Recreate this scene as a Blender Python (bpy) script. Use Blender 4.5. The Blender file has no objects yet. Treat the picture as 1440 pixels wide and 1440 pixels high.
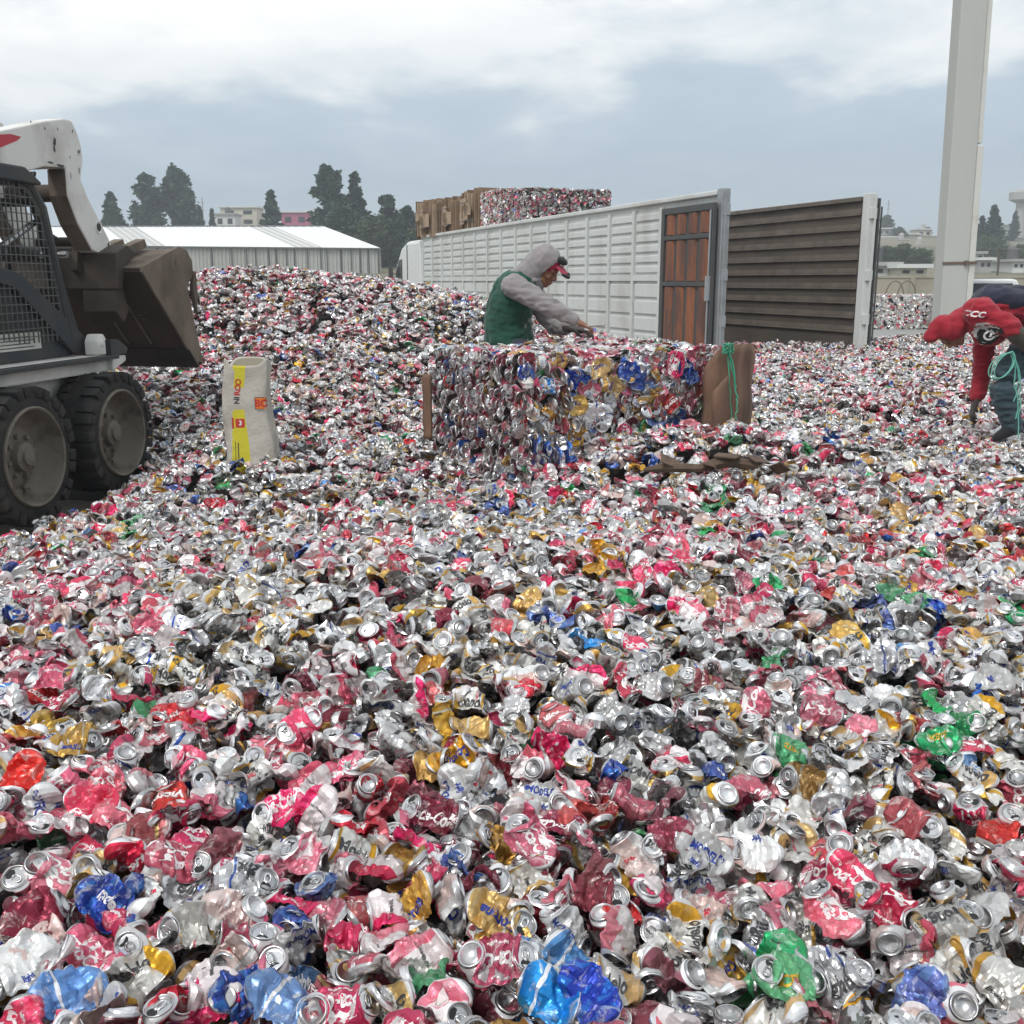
import bpy, bmesh, math, random
import numpy as np
from mathutils import Vector, Matrix, Euler
from mathutils.bvhtree import BVHTree

R = math.radians
sc = bpy.context.scene
COL = sc.collection

# ------------------------------------------------------------------ camera
EYE = Vector((0.0, 0.0, 1.2))
PITCH = math.atan(325.0 / 1440.0)
cd = bpy.data.cameras.new('camera')
cam = bpy.data.objects.new('camera', cd)
COL.objects.link(cam)
cam.location = EYE
cam.rotation_euler = (math.pi / 2 - PITCH, 0, 0)
cd.sensor_width = 36.0
cd.lens = 36.0
cd.clip_start = 0.05
cd.clip_end = 6000
sc.camera = cam
sp_, cp_ = math.sin(PITCH), math.cos(PITCH)

# ------------------------------------------------------------------ light
SUN_EL, SUN_AZ = R(52), R(215)
sd = bpy.data.lights.new('sun', 'SUN')
sd.energy = 1.5
sd.angle = R(16)
sd.color = (1.0, 0.97, 0.93)
so = bpy.data.objects.new('sun', sd)
COL.objects.link(so)
_sdir = Vector((math.sin(SUN_AZ) * math.cos(SUN_EL), math.cos(SUN_AZ) * math.cos(SUN_EL), math.sin(SUN_EL)))
so.rotation_euler = _sdir.to_track_quat('Z', 'Y').to_euler()
so.location = (0, 0, 30)

world = bpy.data.worlds.new('World')
sc.world = world
world.use_nodes = True
wt = world.node_tree
wt.nodes.clear()

class NT:
    """tiny helper for node trees"""
    def __init__(self, tree): self.t = tree
    def n(self, kind, **kw):
        nd = self.t.nodes.new(kind)
        for k, v in kw.items():
            if k.startswith('i_'):
                key = k[2:]
                key = int(key) if key.isdigit() else key.replace('_', ' ')
                nd.inputs[key].default_value = v
            else: setattr(nd, k, v)
        return nd
    def l(self, a, b): self.t.links.new(a, b); return b
    def math(self, op, a, b=None, clamp=False):
        nd = self.n('ShaderNodeMath', operation=op); nd.use_clamp = clamp
        for i, v in enumerate((a, b)):
            if v is None: continue
            if hasattr(v, 'links'): self.l(v, nd.inputs[i])
            else: nd.inputs[i].default_value = v
        return nd.outputs[0]
    def mix(self, f, a, b, mode='MIX'):
        nd = self.n('ShaderNodeMix', data_type='RGBA', blend_type=mode)
        for i, v in ((0, f), (6, a), (7, b)):
            if hasattr(v, 'links'): self.l(v, nd.inputs[i])
            else: nd.inputs[i].default_value = v if i == 0 else (tuple(v) + (1,))[:4]
        return nd.outputs[2]
    def ramp(self, f, stops, mode='LINEAR'):
        nd = self.n('ShaderNodeValToRGB'); cr = nd.color_ramp; cr.interpolation = mode
        while len(cr.elements) < len(stops): cr.elements.new(0.5)
        for e, (p, c) in zip(cr.elements, stops):
            e.position = p
            e.color = (c, c, c, 1) if isinstance(c, (int, float)) else (tuple(c) + (1,))[:4]
        self.l(f, nd.inputs[0]); return nd.outputs[0]
    def noise(self, vec, scale, detail=3, rough=0.5, dist=0.0):
        nd = self.n('ShaderNodeTexNoise'); nd.inputs['Scale'].default_value = scale
        nd.inputs['Detail'].default_value = detail; nd.inputs['Roughness'].default_value = rough
        nd.inputs['Distortion'].default_value = dist
        if vec is not None: self.l(vec, nd.inputs['Vector'])
        return nd.outputs['Fac']

w = NT(wt)
sky = w.n('ShaderNodeTexSky'); sky.sky_type = 'NISHITA'; sky.sun_disc = False
sky.sun_elevation = SUN_EL; sky.sun_rotation = SUN_AZ; sky.air_density = 1.2; sky.dust_density = 2.5
tc = w.n('ShaderNodeTexCoord')
sep = w.n('ShaderNodeSeparateXYZ'); w.l(tc.outputs['Generated'], sep.inputs[0])
z = sep.outputs['Z']
# cloud layer: direction projected on a plane overhead, so banks stretch towards the horizon
zz = w.math('ADD', w.math('MAXIMUM', z, 0.0), 0.22)
cx = w.math('DIVIDE', sep.outputs['X'], zz); cy = w.math('DIVIDE', sep.outputs['Y'], zz)
cmb = w.n('ShaderNodeCombineXYZ'); w.l(cx, cmb.inputs[0]); w.l(cy, cmb.inputs[1]); cmb.inputs[2].default_value = 3.1
n1 = w.noise(cmb.outputs[0], 0.75, 6, 0.52, 0.3)
n2 = w.noise(cmb.outputs[0], 2.4, 5, 0.55, 0.2)
nn = w.math('ADD', w.math('MULTIPLY', w.math('SUBTRACT', n1, 0.5), 0.22), w.math('MULTIPLY', w.math('SUBTRACT', n2, 0.5), 0.14))
# elevation where the grey-blue veil near the horizon gives way to bright cloud
el = w.math('ADD', w.math('ADD', z, w.math('MULTIPLY', sep.outputs['X'], -0.03)), nn)
veil = w.ramp(el, [(0.0, (0.48, 0.575, 0.625)), (0.06, (0.45, 0.55, 0.615)), (0.11, (0.41, 0.51, 0.595)), (0.15, (0.48, 0.58, 0.66)), (0.18, (0.80, 0.84, 0.86)), (0.24, (1.0, 1.0, 0.985)), (0.33, (0.84, 0.87, 0.885)), (0.42, (0.72, 0.76, 0.79)), (0.62, (0.74, 0.77, 0.80)), (1.0, (1.05, 1.06, 1.06))])
n3 = w.noise(cmb.outputs[0], 1.5, 8, 0.58, 0.5)
patch = w.ramp(n3, [(0.47, 0.0), (0.60, 1.0)])
up = w.ramp(z, [(0.17, 0.0), (0.24, 1.0)])
veil = w.mix(w.math('MULTIPLY', w.math('MULTIPLY', patch, up), 0.8), veil, (0.50, 0.60, 0.68))
bg1 = w.n('ShaderNodeBackground'); w.l(sky.outputs[0], bg1.inputs[0]); bg1.inputs[1].default_value = 0.05
bg2 = w.n('ShaderNodeBackground'); w.l(veil, bg2.inputs[0]); bg2.inputs[1].default_value = 0.98
mx = w.n('ShaderNodeMixShader'); mx.inputs[0].default_value = 0.93
w.l(bg1.outputs[0], mx.inputs[1]); w.l(bg2.outputs[0], mx.inputs[2])
wo = w.n('ShaderNodeOutputWorld'); w.l(mx.outputs[0], wo.inputs[0])

sc.view_settings.view_transform = 'Standard'
sc.view_settings.look = 'None'
sc.view_settings.exposure = 0.34
sc.view_settings.gamma = 1.0
sc.render.engine = 'CYCLES'
sc.cycles.max_bounces = 6
sc.cycles.glossy_bounces = 4
sc.cycles.diffuse_bounces = 3
sc.cycles.transmission_bounces = 2
sc.cycles.volume_bounces = 0
sc.cycles.sample_clamp_indirect = 4.0

# ------------------------------------------------------------------ helpers
def ray(px, py):
    a, b = (px - 720) / 1440.0, (720 - py) / 1440.0
    return Vector((a, cp_ + b * sp_, -sp_ + b * cp_))
def at(px, py, Y):
    """world point seen at photo pixel (px, py) whose distance ahead is Y"""
    r = ray(px, py); return EYE + r * (Y / r.y)
def proj(P):
    P = np.asarray(P, float)
    x, y, zc = P[..., 0], P[..., 1], P[..., 2] - EYE.z
    d = y * cp_ - zc * sp_
    u = y * sp_ + zc * cp_
    return 720 + 1440 * x / d, 720 - 1440 * u / d, d

def tag(o, label=None, cat=None, group=None, kind=None):
    if label: o['label'] = label
    if cat: o['category'] = cat
    if group: o['group'] = group
    if kind: o['kind'] = kind
    return o
def empty(name, loc=(0, 0, 0), rz=0.0, parent=None):
    o = bpy.data.objects.new(name, None); COL.objects.link(o)
    o.location = loc; o.rotation_euler = (0, 0, rz); o.empty_display_size = 0.2
    if parent: o.parent = parent
    return o

class MB:
    """collects shapes as plain lists, then links them as ONE mesh object"""
    def __init__(self): self.v = []; self.f = []; self.m = []; self.s = []
    def add(self, vs, fs, mi=0, smooth=False, M=None):
        b = len(self.v)
        if M is not None: vs = [M @ Vector(p) for p in vs]
        self.v += [tuple(p) for p in vs]
        for q in fs:
            self.f.append(tuple(b + i for i in q)); self.m.append(mi); self.s.append(smooth)
        return self
    def box(self, x0, x1, y0, y1, z0, z1, mi=0, M=None, bev=0.0):
        if bev <= 0:
            vs = [(x, y, z) for x in (x0, x1) for y in (y0, y1) for z in (z0, z1)]
            fs = [(0, 1, 3, 2), (4, 6, 7, 5), (0, 4, 5, 1), (2, 3, 7, 6), (0, 2, 6, 4), (1, 5, 7, 3)]
            return self.add(vs, fs, mi, False, M)
        bm = bmesh.new(); bmesh.ops.create_cube(bm, size=1.0)
        for v in bm.verts:
            v.co = Vector(((x0 + x1) / 2 + v.co.x * (x1 - x0), (y0 + y1) / 2 + v.co.y * (y1 - y0), (z0 + z1) / 2 + v.co.z * (z1 - z0)))
        bmesh.ops.bevel(bm, geom=list(bm.edges), offset=bev, segments=2, affect='EDGES', profile=0.5)
        bm.verts.index_update()
        vs = [v.co.copy() for v in bm.verts]; fs = [[v.index for v in f.verts] for f in bm.faces]
        bm.free(); return self.add(vs, fs, mi, False, M)
    def prism(self, pts, axis, a, b, mi=0, M=None, bev=0.0, holes=None):
        """polygon pts (2-D) extruded along axis 'x','y' or 'z' from a to b"""
        def P(p, t):
            return {'x': (t, p[0], p[1]), 'y': (p[0], t, p[1]), 'z': (p[0], p[1], t)}[axis]
        bm = bmesh.new()
        lo = [bm.verts.new(P(p, a)) for p in pts]
        f = bm.faces.new(lo)
        r = bmesh.ops.extrude_face_region(bm, geom=[f])
        d = Vector(P((0, 0), b - a))
        for v in r['geom']:
            if isinstance(v, bmesh.types.BMVert): v.co += d
        bmesh.ops.recalc_face_normals(bm, faces=list(bm.faces))
        if bev > 0:
            bmesh.ops.bevel(bm, geom=list(bm.edges), offset=bev, segments=2, affect='EDGES', profile=0.5)
        ng = [f for f in bm.faces if len(f.verts) > 4]
        if ng: bmesh.ops.triangulate(bm, faces=ng)
        bm.verts.index_update()
        vs = [v.co.copy() for v in bm.verts]; fs = [[v.index for v in f.verts] for f in bm.faces]
        bm.free(); return self.add(vs, fs, mi, False, M)
    def tube(self, pts, r, n=8, mi=0, cap=True, M=None):
        pts = [Vector(p) for p in pts]
        rs = r if isinstance(r, (list, tuple)) else [r] * len(pts)
        vs, fs = [], []
        t0 = (pts[1] - pts[0]).normalized()
        ref = Vector((0, 0, 1)) if abs(t0.z) < 0.9 else Vector((1, 0, 0))
        nrm = t0.cross(ref).normalized()
        for i, p in enumerate(pts):
            t = (pts[min(i + 1, len(pts) - 1)] - pts[max(i - 1, 0)]).normalized()
            nrm = (nrm - t * nrm.dot(t)).normalized(); bn = t.cross(nrm)
            for k in range(n):
                a = 2 * math.pi * k / n
                vs.append(p + (nrm * math.cos(a) + bn * math.sin(a)) * rs[i])
        for i in range(len(pts) - 1):
            for k in range(n):
                k2 = (k + 1) % n
                fs.append((i * n + k, i * n + k2, (i + 1) * n + k2, (i + 1) * n + k))
        if cap:
            fs.append(tuple(range(n - 1, -1, -1))); fs.append(tuple((len(pts) - 1) * n + k for k in range(n)))
        return self.add(vs, fs, mi, True, M)
    def lathe(self, prof, n=32, mi=0, M=None, smooth=True):
        """prof: (radius, height) pairs about local Z"""
        vs, fs = [], []
        for r, h in prof:
            for k in range(n):
                a = 2 * math.pi * k / n; vs.append((r * math.cos(a), r * math.sin(a), h))
        for i in range(len(prof) - 1):
            for k in range(n):
                k2 = (k + 1) % n; fs.append((i * n + k, i * n + k2, (i + 1) * n + k2, (i + 1) * n + k))
        return self.add(vs, fs, mi, smooth, M)
    def build(self, name, mats, parent=None, M=None):
        me = bpy.data.meshes.new(name)
        me.from_pydata(self.v, [], self.f)
        me.polygons.foreach_set('material_index', self.m)
        me.polygons.foreach_set('use_smooth', self.s)
        for m in (mats if isinstance(mats, (list, tuple)) else [mats]): me.materials.append(m)
        me.update()
        if any(self.s):
            try: me.set_sharp_from_angle(angle=R(38))
            except Exception: pass
        o = bpy.data.objects.new(name, me); COL.objects.link(o)
        if M is not None: o.matrix_world = M
        if parent is not None: o.parent = parent
        return o

def frame(o, x, y, z):
    """matrix with origin o and the given axes"""
    m = Matrix.Identity(4)
    for i, a in enumerate((x, y, z)):
        for k in range(3): m[k][i] = a[k]
    for k in range(3): m[k][3] = o[k]
    return m

# ------------------------------------------------------------------ materials
def mat(name, col, rough=0.6, metal=0.0, spec=None):
    m = bpy.data.materials.new(name); m.use_nodes = True
    b = m.node_tree.nodes['Principled BSDF']
    b.inputs['Base Color'].default_value = tuple(col) + (1,)
    b.inputs['Roughness'].default_value = rough
    b.inputs['Metallic'].default_value = metal
    if spec is not None: b.inputs['Specular IOR Level'].default_value = spec
    return m
def worn(name, col, dirt, rough=0.55, metal=0.0, scale=3.0, lo=0.45, hi=0.7, amt=0.6, bump=0.15, bscale=40, fine=0.15, coord='Object', stretch=None):
    """base colour broken by patches of dirt and fine speckle, with a little surface relief"""
    m = mat(name, col, rough, metal); t = NT(m.node_tree); b = m.node_tree.nodes['Principled BSDF']
    c = t.n('ShaderNodeTexCoord').outputs[coord]
    if stretch:
        mp = t.n('ShaderNodeMapping'); mp.inputs['Scale'].default_value = stretch; t.l(c, mp.inputs[0]); c = mp.outputs[0]
    f1 = t.ramp(t.noise(c, scale, 6, 0.6, 0.3), [(lo, 0.0), (hi, 1.0)])
    f2 = t.noise(c, scale * 12, 3, 0.6)
    base = t.mix(t.math('MULTIPLY', f2, fine), col, tuple(x * 0.45 for x in col))
    out = t.mix(t.math('MULTIPLY', f1, amt), base, dirt)
    t.l(out, b.inputs['Base Color'])
    t.l(t.math('ADD', t.math('MULTIPLY', f1, 0.2), rough - 0.05), b.inputs['Roughness'])
    if bump:
        bp = t.n('ShaderNodeBump'); bp.inputs['Strength'].default_value = bump; bp.inputs['Distance'].default_value = 0.02
        t.l(t.noise(c, bscale, 4, 0.6), bp.inputs['Height']); t.l(bp.outputs[0], b.inputs['Normal'])
    return m
# plan footprints kept free of cans: (x, y, half width, half depth, turn)
BLOCKS = []
# trailer frame: x across (to the right), y along (away), z up
TO = Vector((2.99, 15.0, 0.0)); TY = Vector((-0.344, 0.939, 0)).normalized(); TX = Vector((TY.y, -TY.x, 0))
TM = frame(TO, TX, TY, Vector((0, 0, 1)))
TW, TL, TH = 2.5, 16.0, 2.38
_tc = TM @ Vector((TW / 2, TL / 2, 0))
BLOCKS.append((_tc.x, _tc.y, TW / 2 + 0.03, TL / 2 - 0.6, math.atan2(-TX.x * 0 + TX.y, TX.x)))
# the standing bale: corner nearest the camera, two sides
BC = at(738, 668, 6.05); BC.z = -0.12
BR = Vector((0.848, 0.530, 0)).normalized(); BL_ = Vector((-BR.y, BR.x, 0))
BW, BD, BH = 1.58, 1.10, 0.885
_bc = BC + BR * BW / 2 + BL_ * BD / 2
BLOCKS.append((_bc.x, _bc.y, BW / 2 - 0.05, BD / 2 - 0.05, math.atan2(BR.y, BR.x)))
# skid steer: frame at the ground midway between the right-hand wheels' outer faces
SKA = R(-8.5)
SKO = Vector((-2.76, 6.5, -0.22))
SKM = Matrix.Translation(SKO) @ Matrix.Rotation(SKA, 4, 'Z')
_s0 = SKM @ Vector((-0.75, 0.0, 0))
BLOCKS.append((_s0.x, _s0.y, 0.80, 0.92, SKA))
def ground_z(x, y):
    g = np.interp(y, [0, 30, 60, 110, 160, 250, 350, 520], [-.30, -.30, 0.2, 1.72, 4.0, 11.5, 15.5, 17.0])
    return g

# ------------------------------------------------------------------ heap surface
_r = np.random.RandomState(5)
_waves = [(_r.uniform(0, 2 * np.pi), _r.uniform(0.5, 1.0), _r.uniform(0, 6.28), s) for s in (0.45, 0.6, 0.9, 1.2, 1.7, 2.2, 2.9)]
def sstep(a, b, x):
    t = np.clip((x - a) / (b - a), 0, 1); return t * t * (3 - 2 * t)
def heap(x, y):
    """top of the cans, metres, at plan position"""
    x = np.asarray(x, float); y = np.asarray(y, float)
    h = 0.02 - 0.10 * (1 - sstep(1.4, 3.6, y))
    h = h + 0.12 * sstep(6.5, 8.5, y) * sstep(-0.5, 2.5, x)
    h = h + 0.30 * sstep(8.0, 15.0, y) * (1 - 0.6 * sstep(-0.5, 2.5, x))
    h = h + 1.12 * np.exp(-((x + 2.9) / 2.45) ** 2 / 2 - ((y - 12.2) / 1.95) ** 2 / 2)
    h = h + 0.22 * np.exp(-((x - 1.35) / 0.7) ** 2 / 2 - ((y - 6.15) / 0.35) ** 2 / 2)
    h = h + 0.10 * np.exp(-((x + 0.2) / 1.2) ** 2 / 2 - ((y - 3.6) / 0.7) ** 2 / 2)
    h = h - 0.12 * np.exp(-((x + 0.25) / 0.6) ** 2 / 2 - ((y - 6.1) / 0.4) ** 2 / 2)
    h = h - 0.26 * (1 - sstep(-2.75, -1.9, x)) * (1 - sstep(7.5, 9.0, y)) * sstep(3.0, 5.0, y)
    n = 0
    for i, (a, wgt, ph, s) in enumerate(_waves):
        n = n + wgt / s * np.sin((x * np.cos(a) + y * np.sin(a)) * s * 2.3 + ph + 0.8 * np.sin(s * 1.3 * x + i))
    amp = 0.012 + 0.016 * sstep(2, 6, y)
    edge = (1 - sstep(3.0, 4.2, np.abs(x) - 0.5 * y))
    h = h + n * amp
    # the heap runs out to the sides and at the back
    h = h - 0.9 * sstep(16.0, 19.5, y + 0.0 * x) * (1 - sstep(3.9, 5.2, x))
    h = h - 0.9 * sstep(17.5, 19.5, y) * sstep(3.9, 5.2, x)
    return h

def surf(px, py, lift=0.0):
    r = ray(px, py)
    for s in np.arange(.8, 20, .01):
        q = EYE + r * s
        if q.z < float(heap(q.x, q.y)) + lift: return q
    return q
# ------------------------------------------------------------------ can materials
ALU = mat('can_aluminium', (0.86, 0.86, 0.87), 0.3, 1.0)
def _alu(m, base, rough, dirtcol=(0.30, 0.25, 0.2), dirt_amt=0.35, vor=0.0):
    t = NT(m.node_tree); b = m.node_tree.nodes['Principled BSDF']
    oi = t.n('ShaderNodeObjectInfo'); c = t.n('ShaderNodeTexCoord').outputs['Object']
    ad = t.n('ShaderNodeVectorMath', operation='ADD'); t.l(c, ad.inputs[0])
    sc_ = t.math('MULTIPLY', oi.outputs['Random'], 37.0); t.l(sc_, ad.inputs[1]); c2 = ad.outputs[0]
    f = t.ramp(t.noise(c2, 26, 5, 0.6, 0.5), [(0.48, 0.0), (0.72, 1.0)])
    br = t.math('ADD', t.math('MULTIPLY', oi.outputs['Random'], 0.54), 0.46)
    col = t.mix(1.0, base, (1, 1, 1), 'MULTIPLY')
    hs = t.n('ShaderNodeHueSaturation'); t.l(col, hs.inputs['Color']); t.l(br, hs.inputs['Value'])
    out = t.mix(t.math('MULTIPLY', f, dirt_amt), hs.outputs[0], dirtcol)
    t.l(out, b.inputs['Base Color'])
    t.l(t.math('ADD', t.math('MULTIPLY', f, 0.25), rough), b.inputs['Roughness'])
    bp = t.n('ShaderNodeBump'); bp.inputs['Strength'].default_value = 0.35; bp.inputs['Distance'].default_value = 0.004
    vo = t.n('ShaderNodeTexVoronoi'); vo.inputs['Scale'].default_value = 75 if vor else 20; vo.distance = 'MINKOWSKI'; vo.inputs['Exponent'].default_value = 0.8; t.l(c2, vo.inputs['Vector'])
    vo2 = t.n('ShaderNodeTexVoronoi'); vo2.inputs['Scale'].default_value = 165; t.l(c2, vo2.inputs['Vector'])
    hgt = t.math('ADD', t.math('MULTIPLY', t.noise(c2, 90, 3, 0.55), .5), t.math('ADD', t.math('MULTIPLY', vo.outputs['Distance'], vor), t.math('MULTIPLY', vo2.outputs['Distance'], vor * .45)))
    t.l(hgt, bp.inputs['Height']); t.l(bp.outputs[0], b.inputs['Normal'])
    return t, out, f
_alu(ALU, (0.84, 0.84, 0.85), 0.27)
MOUTH = mat('can_mouth_dark', (0.02, 0.02, 0.02), 0.8)
INK_W = mat('can_ink_white', (0.82, 0.80, 0.79), 0.5, 0.2)
INK_K = mat('can_ink_dark', (0.05, 0.05, 0.055), 0.5, 0.1)
INK_B = mat('can_ink_blue', (0.02, 0.05, 0.30), 0.45, 0.3)
INK_Y = mat('can_ink_gold', (0.62, 0.36, 0.04), 0.4, 0.5)
INK_R = mat('can_ink_red', (0.60, 0.02, 0.05), 0.4, 0.3)

def livery(name, main, bands=(), side=None, metal=0.5, rough=0.36, wear=0.5, swirl=None):
    """coat of paint over aluminium: bands run round the can, side is the colour of the back panel"""
    m = mat('can_' + name, main, rough, metal)
    t, _, f = _alu(m, main, rough, vor=0.28)
    b = m.node_tree.nodes['Principled BSDF']
    uv = t.n('ShaderNodeUVMap'); uv.uv_map = 'UVMap'
    s = t.n('ShaderNodeSeparateXYZ'); t.l(uv.outputs[0], s.inputs[0])
    col = None
    stops = [(0.0, (0.8, 0.8, 0.81)), (0.045, main)]
    for a, bb, c in bands: stops += [(a, c), (bb, main)]
    stops += [(0.955, (0.8, 0.8, 0.81))]
    col = t.ramp(s.outputs[1], sorted(stops, key=lambda q: q[0]), 'CONSTANT')
    if swirl:
        ns = t.ramp(t.noise(uv.outputs[0], 3.2, 2, 0.5, 2.0), [(0.0, 0.0), (0.5, 0.0), (0.515, 1.0)])
        col = t.mix(ns, col, swirl)
    if side is not None:
        g = t.ramp(s.outputs[0], [(0.0, 1.0), (0.02, 0.0), (0.68, 1.0)], 'CONSTANT')
        col = t.mix(g, col, side)
    oi = t.n('ShaderNodeObjectInfo'); c = t.n('ShaderNodeTexCoord').outputs['Object']
    hs = t.n('ShaderNodeHueSaturation'); t.l(col, hs.inputs['Color'])
    t.l(t.math('ADD', t.math('MULTIPLY', oi.outputs['Random'], 0.58), 0.50), hs.inputs['Value'])
    t.l(t.math('ADD', t.math('MULTIPLY', t.math('FRACT', t.math('MULTIPLY', oi.outputs['Random'], 7.3)), 0.35), 0.76), hs.inputs['Saturation'])
    t.l(t.math('ADD', t.math('MULTIPLY', t.math('FRACT', t.math('MULTIPLY', oi.outputs['Random'], 13.7)), 0.014), 0.491), hs.inputs['Hue'])
    # paint rubbed off along creases, then grime
    wv = t.ramp(t.noise(c, 32, 8, 0.72, 1.2), [(0.54, 0.0), (0.63, 1.0)])
    col = t.mix(t.math('MULTIPLY', wv, wear), hs.outputs[0], (0.74, 0.72, 0.70))
    gr = t.ramp(t.noise(c, 17, 5, 0.65, 0.6), [(0.5, 0.0), (0.78, 1.0)])
    col = t.mix(0.03, col, (0.60, 0.57, 0.54)); col = t.mix(t.math('MULTIPLY', gr, 0.42), col, (0.20, 0.155, 0.12))
    t.l(col, b.inputs['Base Color'])
    return m

CREAM = (0.74, 0.73, 0.69); SILV = (0.80, 0.80, 0.81)
LIV = {}
# key: (material, colour words, lettering list (text, ink, size, shear, vertical, u, v))
LIV['pink'] = (livery('pink', (0.72, 0.045, 0.125), side=(0.80, 0.72, 0.72), metal=0.42), 'pink red', [('Coca-Cola', INK_W, 0.030, 0.35, 1, 0.25, 0.5), ('sabor original', INK_W, 0.009, 0.0, 1, 0.37, 0.5), ('~', INK_W, 0.11, 0.2, 1, 0.14, 0.5), ('355 ml', INK_K, 0.006, 0, 0, 0.78, 0.25), ('NUTRIMENTAL', INK_K, 0.006, 0, 0, 0.76, 0.6)])
LIV['red'] = (livery('red', (0.60, 0.010, 0.018), metal=0.5), 'bright red', [('Victoria', INK_W, 0.029, 0.3, 0, 0.25, 0.5), ('CERVEZA', INK_W, 0.008, 0, 0, 0.25, 0.3), ('Victoria', INK_W, 0.028, 0.3, 0, 0.75, 0.5)])
LIV['redt'] = (livery('tall_red', (0.50, 0.012, 0.02), bands=((0.1, 0.2, (0.7, 0.65, 0.6)), (0.78, 0.86, (0.65, 0.40, 0.06)))), 'dull red', [('TECATE', INK_W, 0.024, 0, 0, 0.25, 0.5), ('TECATE', INK_W, 0.024, 0, 0, 0.75, 0.5)])
LIV['cream'] = (livery('cream', CREAM, bands=((0.80, 0.93, (0.70, 0.40, 0.05)), (0.06, 0.11, (0.62, 0.36, 0.05))), metal=0.55, wear=0.15), 'cream and gold', [('Modelo', INK_K, 0.032, 0.0, 1, 0.25, 0.47), ('Especial', INK_K, 0.011, 0.3, 1, 0.37, 0.45), ('Modelo', INK_K, 0.030, 0, 1, 0.76, 0.45), ('CERVEZA', INK_R, 0.007, 0, 0, 0.87, 0.4)])
LIV['silver'] = (livery('silver', SILV, bands=((0.72, 0.78, (0.04, 0.10, 0.45)),), metal=0.8, wear=0.15, rough=0.3), 'silver and blue', [('light', INK_K, 0.036, 0.15, 1, 0.25, 0.42), ('ULTRA', INK_B, 0.016, 0, 0, 0.75, 0.55)])
LIV['white'] = (livery('white', (0.78, 0.78, 0.77), metal=0.4, wear=0.2, side=(0.74, 0.55, 0.50)), 'white', [('MODELO', INK_B, 0.022, 0, 1, 0.24, 0.5), ('light', INK_B, 0.016, 0.2, 1, 0.37, 0.5), ('4.5', INK_R, 0.02, 0, 0, 0.75, 0.5)])
LIV['plain'] = (livery('plain', (0.83, 0.82, 0.81), metal=0.92, wear=0.1, rough=0.27), 'bare silver', [('0.0%', INK_K, 0.014, 0, 0, 0.25, 0.6)])
LIV['blue'] = (livery('blue', (0.012, 0.055, 0.42), swirl=(0.02, 0.16, 0.58), metal=0.6), 'blue', [('pepsi', INK_W, 0.026, 0.15, 1, 0.25, 0.5)])
LIV['sky'] = (livery('lightblue', (0.03, 0.22, 0.60), side=(0.7, 0.74, 0.78), bands=((0.3, 0.36, (0.8, 0.8, 0.82)),), metal=0.6), 'light blue', [('Light', INK_W, 0.03, 0.3, 1, 0.25, 0.55)])
LIV['gold'] = (livery('gold', (0.66, 0.36, 0.025), metal=0.65, wear=0.15, bands=((0.3, 0.34, (0.75, 0.72, 0.6)),)), 'yellow gold', [('Corona', INK_B, 0.024, 0.15, 1, 0.25, 0.5)])
LIV['green'] = (livery('green', (0.012, 0.30, 0.09), metal=0.5, swirl=(0.02, 0.42, 0.14)), 'green', [('ACEITE', INK_Y, 0.022, 0, 1, 0.25, 0.5)])
LIV['dark'] = (livery('darkbrown', (0.045, 0.03, 0.028), metal=0.4, bands=((0.75, 0.82, (0.55, 0.3, 0.05)),)), 'dark brown', [('INDIO', INK_W, 0.028, 0, 0, 0.25, 0.5)])
LIV['wine'] = (livery('wine', (0.24, 0.010, 0.035), metal=0.55), 'wine red', [('Coca-Cola', INK_W, 0.034, 0.35, 1, 0.25, 0.5)])
LKEYS = ['pink', 'red', 'redt', 'cream', 'silver', 'white', 'plain', 'blue', 'sky', 'gold', 'green', 'dark', 'wine']
LPROB = np.array([.265, .05, .025, .205, .085, .16, .10, .016, .012, .042, .011, .014, .025]); LPROB /= LPROB.sum()

# ------------------------------------------------------------------ lettering as geometry
_tcache = {}
def text_tris(s, shear=0.0, maxe=0.35):
    """flat triangles of a word, unit height, centred; long edges are split so it can wrap"""
    k = (s, shear, maxe)
    if k in _tcache: return _tcache[k]
    cu = bpy.data.curves.new('word', 'FONT'); cu.body = s; cu.size = 1.0; cu.resolution_u = 3
    cu.align_x = 'CENTER'; cu.align_y = 'CENTER'; cu.shear = shear; cu.offset = 0.035
    ob = bpy.data.objects.new('word', cu)
    me = ob.to_mesh(); bm = bmesh.new(); bm.from_mesh(me); ob.to_mesh_clear()
    bpy.data.objects.remove(ob); bpy.data.curves.remove(cu)
    bmesh.ops.triangulate(bm, faces=list(bm.faces))
    for _ in range(3):
        es = [e for e in bm.edges if e.calc_length() > maxe]
        if not es: break
        bmesh.ops.subdivide_edges(bm, edges=es, cuts=1)
        bmesh.ops.triangulate(bm, faces=list(bm.faces))
    bm.verts.index_update()
    V = np.array([v.co[:2] for v in bm.verts]).reshape(-1, 2); F = np.array([[v.index for v in f.verts] for f in bm.faces]).reshape(-1, 3)
    bm.free()
    _tcache[k] = (V, F); return V, F

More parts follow.
